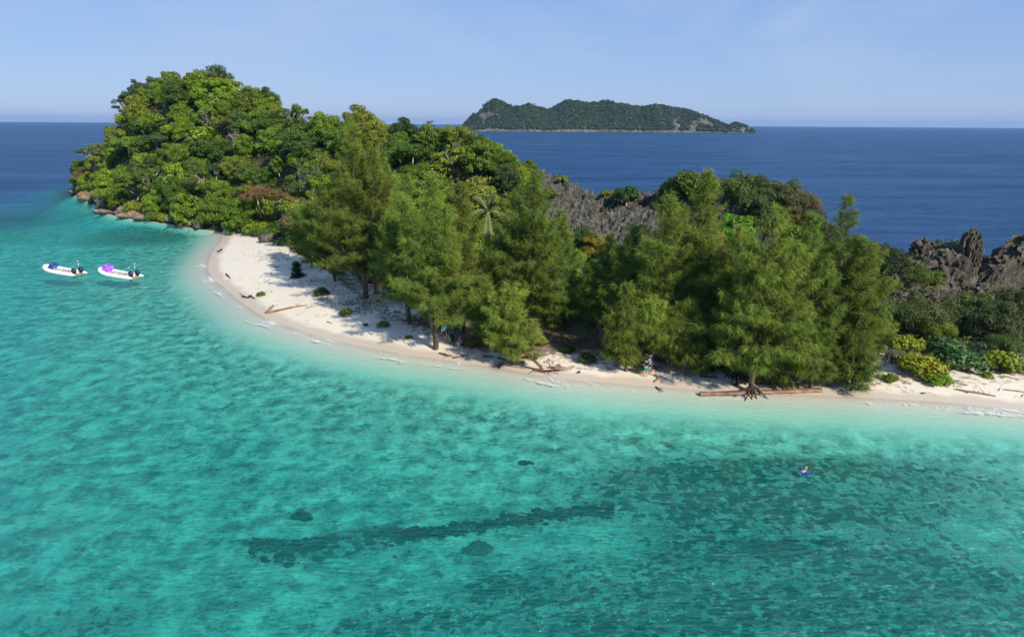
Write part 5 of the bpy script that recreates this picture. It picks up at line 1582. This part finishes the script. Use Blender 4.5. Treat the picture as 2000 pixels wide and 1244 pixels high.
log('driftwood_log', 'small dark piece of wood in the foam', (1127, 729), (1134, 728), .10, .06, M_DARKW, seed=21, branches=1, group=GD)
log('driftwood_log', 'thin curved twig left of the standing pair', (1168, 724), (1203, 729), .035, .02, M_DRIFT, seed=22, branches=1, group=GD)
log('driftwood_log', 'bleached and brown broken stump right of the standing pair', (1284, 736), (1297, 738), .20, .12, M_DEAD, seed=23, branches=5, lift=.2, group=GD)
log('driftwood_log', 'orange brown branch reaching from the stump to the water', (1290, 738), (1278, 747), .12, .09, M_DRIFT, seed=24, branches=2, group=GD)
log('driftwood_log', 'dark stick floating in the shallows below the stump', (1281, 756), (1294, 765), .08, .03, M_DARKW, seed=25, branches=2, z=(.03, .03), group=GD)
log('driftwood_log', 'dark branch lying left of the exposed roots', (1366, 735), (1404, 739), .12, .06, M_DARKW, seed=26, branches=3, group=GD)
log('driftwood_log', 'tangle of dark branches in front of the exposed roots', (1432, 752), (1475, 745), .12, .06, M_DARKW, seed=27, branches=10, group=GD)
log('driftwood_log', 'long dark branch right of the exposed roots', (1478, 750), (1540, 753), .09, .04, M_DARKW, seed=28, branches=3, group=GD)
log('driftwood_log', 'thin crooked branch on the wet sand right of the big log', (1680, 757), (1716, 747), .04, .025, M_DRIFT, seed=29, bend=.8, group=GD)
log('driftwood_log', 'small dark lump of wood on the dry sand at the right', (1737, 747), (1744, 744), .09, .07, M_DARKW, seed=30, branches=2, group=GD)
log('driftwood_log', 'dark chip on the wet sand above the right foam', (1799, 769), (1808, 768), .08, .04, M_DARKW, seed=31, group=GD)
log('driftwood_log', 'straight dark driftwood pole above the right foam', (1866, 761), (1944, 775), .09, .07, M_DRIFT, seed=32, branches=3, group=GD)
log('driftwood_log', 'thin dark pole at the right edge of the sand', (1960, 761), (2010, 768), .06, .05, M_DRIFT, seed=33, group=GD)
log('driftwood_log', 'thin bare branch under the trees at the right edge', (1962, 735), (1990, 742), .04, .03, M_DARKW, seed=34, group=GD)
log('driftwood_log', 'pale fallen branch in the litter under the low layered casuarina', (590, 512), (628, 496), .09, .04, M_DEAD, seed=35, branches=4, group=GD)
log('driftwood_log', 'weathered grey log leaning among the roots behind the beach top', (575, 452), (602, 478), .30, .18, M_DEAD, seed=36, branches=2, lift=.0, group=GD)
# ------------------------------------------------------------------ far island
def far_island():
    prof = [(905, 252), (915, 238), (925, 226), (937, 215), (950, 206), (962, 197), (970, 196), (985, 203), (1003, 213), (1015, 212), (1030, 209), (1042, 210), (1052, 215), (1068, 218.5), (1085, 211), (1103, 200), (1125, 198.5), (1150, 203), (1165, 203), (1175, 204),
            (1190, 202), (1198, 206), (1215, 208), (1238, 210), (1255, 212), (1275, 207), (1298, 207), (1315, 213), (1335, 218), (1355, 221), (1375, 230), (1395, 237), (1408, 245), (1416, 254)]
    prof2 = [(1413, 255), (1420, 247), (1430, 242.5), (1443, 242), (1452, 246), (1460, 252), (1468, 258)]
    D = P(1200, 258.6)[1]
    r = np.random.default_rng(90)
    def hf(pf, nm, lab, W, nx, ny, ntree, cliffs, seed):
        px_ = np.array([p[0] for p in pf], float); py_ = np.array([p[1] for p in pf], float)
        X_ = np.array([Q(a, b, D + W * .5)[0] for a, b in pf]); Zs = np.array([max(0, Q(a, b, D + W * .5)[2]) for a, b in pf])
        base_off = 3.0
        xs = np.linspace(X_[0], X_[-1], nx); us = np.linspace(0, 1, ny)
        XX, UU = np.meshgrid(xs, us)
        H = np.interp(XX, X_, Zs) - base_off * (Zs.max() / 110)
        sh = np.where(UU < .5, np.clip(UU / .5, 0, 1) ** .62, np.clip((1 - UU) / .5, 0, 1) ** .7)
        YY = D + UU * W + 25 * n2(XX, UU * W, 90.0, 3, seed) * np.sin(UU * math.pi)
        nn_ = n2(XX, YY, 60.0, 4, seed + 2) * 16 + n2(XX, YY, 22.0, 3, seed + 4, ridged=True) * 9
        sc = min(1, Zs.max() / 60)
        ZZ = np.maximum(-4, H * sh + nn_ * sc * np.sin(UU * math.pi) * np.where(UU > .35, .7, 1.0) - 3 * (UU < .01))
        o = link(nm, mesh_np(nm, np.stack([XX, YY, ZZ], -1).reshape(-1, 3), grid_faces(ny, nx), smooth=False, mat=M_FAR))
        tag(o, lab, kind='structure')
        # canopy
        k = 0
        I = r.uniform(0, 1, (ntree, 2))
        fx = I[:, 0] * (nx - 1); fy = I[:, 1] ** 1.25 * (ny - 1) * .62
        ix = fx.astype(int); iy = fy.astype(int)
        x = XX[iy, ix] + r.normal(size=ntree) * 2; y = YY[iy, ix]; z = ZZ[iy, ix]
        pp = np.array([proj((a, b, c)) for a, b, c in zip(x, y, z)])
        keep = z > -1.5
        cl = n2(x, z * 1.5, 22.0, 3, seed + 8)
        for (cx, cy_, rx, ry, th_) in cliffs:
            keep &= ~((((pp[:, 0] - cx) / rx) ** 2 + ((pp[:, 1] - cy_) / ry) ** 2 < 1) & (cl > th_))
        x, y, z = x[keep], y[keep], z[keep]
        n = len(x); per = 18
        idx = np.repeat(np.arange(n), per)
        rad = r.uniform(4.0, 7.5, n) * (1 if nm == 'far_island' else .6)
        d = r.standard_normal((n * per, 3)); d[:, 2] = np.abs(d[:, 2]); d /= np.linalg.norm(d, axis=1)[:, None]
        c = np.stack([x, y, z + 1.0], -1)[idx] + d * rad[idx][:, None] * np.array([1, 1, 1.1])
        v, q = leaf_quads(c, d + r.standard_normal(d.shape) * .35 + np.array([0, 0, .3]), 4.2, .8, r)
        ti = np.clip((r.normal(.38, .26, n) + .25 * n2(x, z, 40.0, 2, seed + 12))[idx] + r.normal(0, .08, n * per), 0, 1)
        w = link('far_off_forest', mesh_np('far_off_forest', v, q, tint=np.repeat(ti, 4), mat=M_LEAF))
        w.color = (.055, .088, .030, 1)
        tag(w, 'dense dark forest covering the ' + ('long far-off island' if nm == 'far_island' else 'little islet beside the far-off island'), kind='stuff')
    hf(prof, 'far_island', 'long hilly limestone island on the horizon with pale cliff patches', 330, 420, 60, 12000,
       [(940, 228, 14, 20, -.1), (955, 222, 22, 10, 0.1), (1350, 243, 48, 13, -.05), (1310, 240, 20, 8, .15), (1400, 248, 14, 8, .1), (1180, 257, 230, 2.0, .22)], 95)
    hf(prof2, 'far_islet', 'tiny wooded rock islet at the right tip of the far island', 60, 90, 30, 420, [(1440, 255, 26, 5, -.1), (1458, 253, 9, 6, -.2)], 99)
M_FAR = rock_mat('far_cliff_limestone', (.06, .06, .045), (.22, .205, .18), (.045, .055, .03), .055)
far_island()

# ------------------------------------------------------------------ inflatable boats
M_TUBE = simple_mat('white_rubber_tube', (.80, .79, .75), .4, .4, .06, 3)
M_DECK = simple_mat('grey_deck', (.42, .41, .36), .7, .2, .3, 5)
M_NAVY = simple_mat('navy_motor_cover', (.012, .022, .055), .35, .5, .3, 4)
M_METAL = simple_mat('steel_rail', (.6, .6, .6), .25, .6, .1, 4, metal=.8)
M_TAN = simple_mat('orange_tan_wood', (.62, .38, .20), .6, .3, .3, 5)
M_BLUE = simple_mat('dark_blue_cloth', (.015, .035, .15), .6, .3, .3, 3)
M_BLUE2 = simple_mat('mid_blue_cloth', (.03, .07, .26), .6, .3, .3, 3)
M_PURP = simple_mat('violet_cloth', (.23, .055, .62), .6, .3, .2, 3)
M_PURP2 = simple_mat('light_violet_cloth', (.36, .13, .80), .6, .3, .2, 3)
M_GREYS = simple_mat('light_grey_bag', (.5, .5, .47), .7, .2, .3, 4)
def boat(px, py, label, um_px, um_py, um_label, m1, m2, R_um):
    c = P(px, py, 0.0)
    ang = math.atan2(.34, -.94)
    o = thing('inflatable_boat', label, 'boat', (c[0], c[1], -.08), (0, -.045, ang), 'white inflatable boats moored off the beach', (1.27, 1.27, 1.27))
    # x forward (bow), y to port
    W, L, r = .76, 2.3, .25
    pts = [(-L - .85, W, .30), (-L - .45, W, .28), (-L, W, .27), (0, W, .27), (1.0, W * .98, .30), (1.8, W * .80, .40), (2.35, W * .45, .52), (2.6, 0, .60)]
    pts += [(a, -b, h) for a, b, h in pts[-2::-1]]
    rad = [.05, .17, r, r, r, r * .98, r * .93, r * .88] + [r * .93, r * .98, r, r, r, .17, .05]
    mb = MB()
    P_ = np.array(pts)
    t = np.arange(len(P_)); tt = np.linspace(0, len(P_) - 1, 60)
    PP = np.stack([np.interp(tt, t, P_[:, k]) for k in range(3)], -1)
    for _ in range(2):
        PP[1:-1] = (PP[:-2] + 2 * PP[1:-1] + PP[2:]) / 4
    mb.tube(PP, np.interp(tt, t, rad), 12)
    mb.build('tube', M_TUBE, o, True)
    m = MB(); m.box((-.3, 0, .16), (4.0, 1.5, .06)); m.box((1.95, 0, .22), (.9, 1.0, .06)); m.build('deck', M_DECK, o)
    m = MB(); m.box((-L, 0, .30), (.08, 1.3, .55)); m.build('transom', M_TUBE, o)
    m = MB(); m.box((-.3, -.55, .32), (2.6, .22, .2)); m.box((.6, 0, .34), (.9, .5, .3)); m.build('bench', M_GREYS, o)
    m = MB(); m.box((-.5, W - .03, .545), (2.8, .05, .025)); m.build('grab_strip', M_DECK, o)
    for sy in (-.45, .45):
        m = MB()
        v, f = ico(3)
        m.add(v * np.array([.32, .25, .33]) + np.array([-L - .28, sy, .72]), t=f); cowl = m.build('outboard_motor', M_NAVY, o, True)
        m = MB(); m.box((-L - .2, sy, .25), (.16, .14, .8)); m.build('motor_leg', M_NAVY, cowl)
    # tan boarding ladder at the stern
    m = MB()
    for sy in (-.2, .2): m.box((-L - .62, sy, .18), (.9, .08, .10), rot=Euler((0, -.35, 0)))
    for k in range(4): m.box((-L - .30 - k * .22, 0, .30 - k * .08), (.09, .5, .06))
    m.build('boarding_ladder', M_TAN, o)
    m = MB()
    for k, (a, b) in enumerate([(-1.9, .5), (-1.9, -.1), (-1.6, -.5)]):
        m.tube([(a, b, .2), (a, b, 1.05), (a + .18, b, 1.2), (a + .25, b, 1.0)], .028, 6)
    m.build('hand_rail', M_METAL, o, True)
    m = MB(); m.tube([(-2.1, -.6, .3), (-2.1, -.6, 1.55)], .022, 6); m.lathe([(0, -.1), (.09, -.06), (.1, .05), (0, .1)], 10, (-2.1, -.6, 1.6)); m.build('aerial', M_METAL, o, True)
    m = MB()
    m.tube([(2.55, -.2, .85), (2.7, 0, .95), (2.55, .2, .85)], .03, 6); m.build('bow_handle', M_METAL, o, True)
    # umbrella: its own thing
    rotm = Euler((0, -.045, ang)).to_matrix()
    ud = Vector((.30, -.78, .55)).normalized()
    cen = Vector(Q(um_px, um_py, c[1] + .9))
    u = thing('umbrella', um_label, 'umbrella', cen - ud * .85, (0, 0, 0), 'open umbrellas set up on the boats')
    u.rotation_euler = ud.to_track_quat('Z', 'Y').to_euler()
    hh = .85
    m = MB(); m.tube([(0, 0, -.1), (0, 0, hh + .08)], .018, 6); m.build('pole', M_METAL, u)
    for k in range(8):
        a0, a1 = k * math.pi / 4, (k + 1) * math.pi / 4
        am = (a0 + a1) / 2
        V = [(0, 0, hh)]
        F = []
        for j, (rr, zz) in enumerate([(.35, -.05), (.68, -.17), (1.0, -.38)]):
            for q_, a in enumerate((a0, am, a1)):
                rk = rr * (1 if q_ != 1 else .93 + .0 * j)
                V.append((math.cos(a) * rk * R_um, math.sin(a) * rk * R_um, hh + zz * R_um - (.02 if q_ == 1 else 0)))
        T = [(0, 1, 2), (0, 2, 3)]
        for j in range(2):
            b = 1 + 3 * j
            F += [(b, b + 3, b + 4, b + 1), (b + 1, b + 4, b + 5, b + 2)]
        m = MB(); m.add(V, F, T); m.build('canopy_panel', m1 if k % 2 else m2, u, True)
        m = MB(); m.tube([(0, 0, hh + .01), (math.cos(a0) * .68 * R_um, math.sin(a0) * .68 * R_um, hh - .16 * R_um), (math.cos(a0) * R_um, math.sin(a0) * R_um, hh - .37 * R_um)], .012, 4); m.build('rib', M_METAL, u)
boat(121, 533, 'white inflatable boat on the left carrying the dark blue umbrella', 104, 521, 'dark blue open umbrella tilted over the bow of the left boat', M_BLUE, M_BLUE2, .86)
boat(230, 539, 'white inflatable boat on the right carrying the violet umbrella', 210, 524, 'bright violet open umbrella tilted over the bow of the right boat', M_PURP, M_PURP2, .86)

# ------------------------------------------------------------------ people
M_SKIN = simple_mat('skin', (.52, .30, .21), .55, .3, .12, 5)
M_HAIRD = simple_mat('dark_hair', (.03, .022, .018), .6, .3, .3, 8)
M_HAIRG = simple_mat('grey_hair', (.38, .33, .29), .7, .2, .3, 8)
def cloth(n, c): return simple_mat(n, c, .75, .15, .25, 6)
def skin_obj(name, joints, edges, mat, parent, sub=1):
    """joints: list of (x,y,z,r)"""
    me = bpy.data.meshes.new(name)
    me.from_pydata([j[:3] for j in joints], edges, [])
    o = link(name, me, parent)
    me.materials.append(mat)
    sk = o.modifiers.new('skin', 'SKIN')
    for i, j in enumerate(joints):
        rr = j[3] if not isinstance(j[3], tuple) else j[3]
        me.skin_vertices[0].data[i].radius = rr if isinstance(rr, tuple) else (rr, rr)
        me.skin_vertices[0].data[i].use_root = (i == 0)
    sk.use_smooth_shade = True
    ss_ = o.modifiers.new('sub', 'SUBSURF'); ss_.levels = sub; ss_.render_levels = sub
    return o
def person(label, loc, rz, pose, shirt, shorts, hair=None, hat=None, long_sleeve=True, tights=False):
    o = thing('person', label, 'person', loc, (0, 0, rz), 'people on the beach')
    J = dict(
        pel=(0, 0, .95), spine=(0, 0, 1.15), chest=(0, 0, 1.36), neck=(0, 0, 1.48), head=(0, .02, 1.62),
        shl=(.19, 0, 1.42), ell=(.26, -.02, 1.14), wrl=(.27, .08, .90), shr=(-.19, 0, 1.42), elr=(-.26, -.02, 1.14), wrr=(-.27, .08, .90),
        hil=(.10, 0, .90), knl=(.12, .02, .50), anl=(.12, -.02, .08), tol=(.13, .15, .04), hir=(-.10, 0, .90), knr=(-.12, .02, .50), anr=(-.12, -.02, .08), tor=(-.13, .15, .04))
    J.update(pose)
    R0 = dict(pel=.13, spine=.125, chest=.14, neck=.055, head=.10, shl=.065, ell=.045, wrl=.032, shr=.065, elr=.045, wrr=.032,
              hil=.095, knl=.06, anl=.04, tol=.035, hir=.095, knr=.06, anr=.04, tor=.035)
    E_ = [('pel', 'spine'), ('spine', 'chest'), ('chest', 'neck'), ('neck', 'head'), ('chest', 'shl'), ('shl', 'ell'), ('ell', 'wrl'), ('chest', 'shr'), ('shr', 'elr'), ('elr', 'wrr'),
          ('pel', 'hil'), ('hil', 'knl'), ('knl', 'anl'), ('anl', 'tol'), ('pel', 'hir'), ('hir', 'knr'), ('knr', 'anr'), ('anr', 'tor')]
    keys = list(J); js = [(*J[k], R0[k]) for k in keys]
    ed = [(keys.index(a), keys.index(b)) for a, b in E_]
    # hands: palm + five fingers and thumb as short chains
    for s_, w_, e_ in ((1, 'wrl', 'ell'), (-1, 'wrr', 'elr')):
        d = np.array(J[w_]) - np.array(J[e_]); d /= np.linalg.norm(d)
        sd_ = np.cross(d, [0, 1, 0.2]); sd_ /= np.linalg.norm(sd_) + 1e-9
        palm = np.array(J[w_]) + d * .07
        js.append((*palm, .03)); ed.append((keys.index(w_), len(js) - 1)); pi = len(js) - 1
        for k in range(4):
            f1 = palm + d * (.05 + .01 * (k in (1, 2))) + sd_ * (.022 * (k - 1.5)); f2 = f1 + d * .03
            js.append((*f1, .010)); ed.append((pi, len(js) - 1)); js.append((*f2, .008)); ed.append((len(js) - 2, len(js) - 1))
        f1 = palm + sd_ * .045 * s_ + d * .01
        js.append((*f1, .010)); ed.append((pi, len(js) - 1))
    # head detail vertices: nose
    body = skin_obj('body', js, ed, M_SKIN, o, 1)
    hd = np.array(J['head'])
    nb = np.array(J['neck']); up = hd - nb; up /= np.linalg.norm(up)
    m = MB(); v, f = ico(3)
    m.add(v * np.array([.078, .092, .115]) + hd + up * .02, t=f); m.add(v * np.array([.014, .02, .022]) + hd + np.array([0, .098, .01]), t=f)
    for s_ in (-1, 1): m.add(v * np.array([.012, .022, .032]) + hd + np.array([.08 * s_, 0, .01]), t=f)
    m.build('face', M_SKIN, o, True)
    if hair is not None:
        m = MB(); w = v[v[:, 2] > -.35]
        vv = v.copy(); vv[:, 1] = np.where(vv[:, 1] > .35, .35 + (vv[:, 1] - .35) * .2, vv[:, 1])
        m.add(vv * np.array([.09, .10, .105]) + hd + np.array([0, -.02, .05]), t=f); m.build('hair', hair, o, True)
    if hat is not None:
        m = MB(); hh = hd + np.array([0, 0, .09])
        m.lathe([(.17, -.03), (.16, -.01), (.105, .0), (.10, .08), (.06, .12), (0, .13)], 18, hh); m.build('hat', hat, o, True)
    def sub(names, infl, nm, mat_, trims={}):
        jj = []
        for n_ in names:
            p = trims.get(n_, J[n_])
            jj.append((*p, R0[n_] + infl))
        ee = [(names.index(a), names.index(b)) for a, b in E_ if a in names and b in names]
        skin_obj(nm, jj, ee, mat_, o, 1)
    lerp = lambda a, b, t: tuple(np.array(J[a]) * (1 - t) + np.array(J[b]) * t)
    if shirt is not None:
        nm = ['chest', 'spine', 'pel', 'shl', 'ell', 'shr', 'elr'] + (['wrl', 'wrr'] if long_sleeve else [])
        tr = {'pel': lerp('spine', 'pel', .75)}
        if not long_sleeve: tr.update(ell=lerp('shl', 'ell', .6), elr=lerp('shr', 'elr', .6))
        else: tr.update(wrl=lerp('ell', 'wrl', .9), wrr=lerp('elr', 'wrr', .9))
        sub(nm, .022, 'shirt', shirt, tr)
    if shorts is not None:
        k = .98 if tights else .72
        sub(['pel', 'hil', 'knl', 'hir', 'knr'] + (['anl', 'anr'] if tights else []), .026, 'leggings' if tights else 'shorts', shorts,
            {} if tights else {'knl': lerp('hil', 'knl', k), 'knr': lerp('hir', 'knr', k)})
    return o
def pp_(px, py):
    q = P(px, py, .8)
    for _ in range(4): q = P(px, py, gz(q[0], q[1]))
    return (q[0], q[1], gz(q[0], q[1]))
bend_head = dict(head=(0, .09, 1.60))
walk = dict(knl=(.12, .10, .50), anl=(.12, .06, .10), tol=(.13, .22, .05), knr=(-.12, -.02, .50), anr=(-.12, -.18, .12), tor=(-.12, -.04, .04), **bend_head)
person('person in a pale sky-blue long-sleeved top standing beside the double trunk', pp_(868, 663), 3.5, walk, cloth('sky_blue_shirt', (.17, .48, .80)), cloth('dark_trousers', (.03, .03, .05)), M_HAIRD)
person('person in a royal blue jacket and dark trousers looking down, second from left', pp_(884, 668), -1.3, dict(head=(0, .12, 1.58)), cloth('royal_blue_jacket', (.015, .11, .50)), cloth('navy_trousers', (.012, .016, .04)), M_HAIRD, tights=True)
sq = dict(pel=(0, -.05, .38), spine=(0, .02, .58), chest=(0, .10, .76), neck=(0, .15, .87), head=(0, .22, .98), shl=(.19, .1, .82), shr=(-.19, .1, .82), ell=(.22, .32, .66), elr=(-.22, .32, .66), wrl=(.12, .5, .55), wrr=(-.12, .5, .55),
          hil=(.10, -.03, .36), hir=(-.10, -.03, .36), knl=(.16, .38, .52), knr=(-.16, .38, .52), anl=(.16, .32, .09), anr=(-.16, .32, .09), tol=(.17, .48, .04), tor=(-.17, .48, .04))
person('person in green bending low just left of the one in the royal blue jacket', pp_(877, 668), 1.6, dict(sq), cloth('green_shirt', (.06, .32, .10)), cloth('beige_shorts', (.45, .38, .28)), M_HAIRD, long_sleeve=False)
person('person in a patterned teal shirt crouching on the sand, rightmost of the left group', pp_(902, 678), 1.9, dict(sq), cloth('teal_patterned_shirt', (.02, .30, .42)), cloth('dark_swim_shorts', (.02, .03, .05)), cloth('pink_cap', (.55, .20, .30)), long_sleeve=False)
person('person with dark top and teal shorts standing barefoot at the water edge', pp_(1261, 736), 0.1, dict(wrl=(.2, .2, 1.05), wrr=(-.2, .2, 1.05), head=(0, .03, 1.60)), cloth('black_top', (.02, .02, .025)), cloth('teal_shorts', (.01, .34, .36)), M_HAIRD, long_sleeve=False)
person('person in a lavender shirt and pale sun hat standing behind the one in teal shorts', pp_(1268, 729), -2.2, dict(head=(0, .06, 1.60), wrl=(.22, .2, 1.0), wrr=(-.22, .2, 1.0)), cloth('lavender_shirt', (.42, .42, .80)), cloth('black_shorts', (.02, .02, .02)), None, hat=cloth('pale_sun_hat', (.62, .62, .56)))
# a basket beside the crouching person
q = pp_(907, 679)
m = MB(); m.lathe([(.0, 0), (.16, .0), (.20, .28), (.18, .30), (.14, .04), (0, .03)], 14); b_ = m.build('basket', M_DRIFT, None, True, loc=q)
tag(b_, 'small brown basket standing right of the crouching person', 'basket')
# swimmer
q = P(1570, 921, .0)
sw = person('swimmer in a blue long-sleeved top floating with head up and grey hair', (q[0], q[1], -.10), 0.0,
            dict(pel=(-.45, -.1, -.02), spine=(-.22, -.05, .04), chest=(0, 0, .10), neck=(.08, .02, .22), head=(.10, .0, .36), shl=(.02, -.18, .10), ell=(.28, -.30, .10), wrl=(.52, -.22, .06), shr=(.02, .18, .10), elr=(-.02, .45, .06), wrr=(-.2, .62, .0),
                 hil=(-.5, -.2, -.04), hir=(-.5, .0, -.04), knl=(-.9, -.28, -.10), knr=(-.9, .05, -.12), anl=(-1.28, -.22, -.18), anr=(-1.25, .15, -.16), tol=(-1.42, -.2, -.22), tor=(-1.4, .18, -.2)),
            cloth('blue_rash_guard', (.01, .05, .42)), cloth('black_swim_shorts', (.02, .02, .03)), M_HAIRG)
sw['group'] = ''
del sw['group']

# ------------------------------------------------------------------ air
hz = MB()
hz.box((0, 0, 0), (38000, 38000, 150))
hm, hnt, hout = newmat('haze_air')
pv = hnt.nodes.new('ShaderNodeVolumePrincipled')
pv.inputs['Density'].default_value = HAZE_D
pv.inputs['Color'].default_value = (.36, .60, 1.0, 1)
pv.inputs['Anisotropy'].default_value = 0.2
hnt.links.new(pv.outputs[0], hout.inputs['Volume'])
tag(hz.build('haze', hm, loc=(0, 0, 75 + -24)), 'thin bluish sea haze over the whole view', kind='stuff')
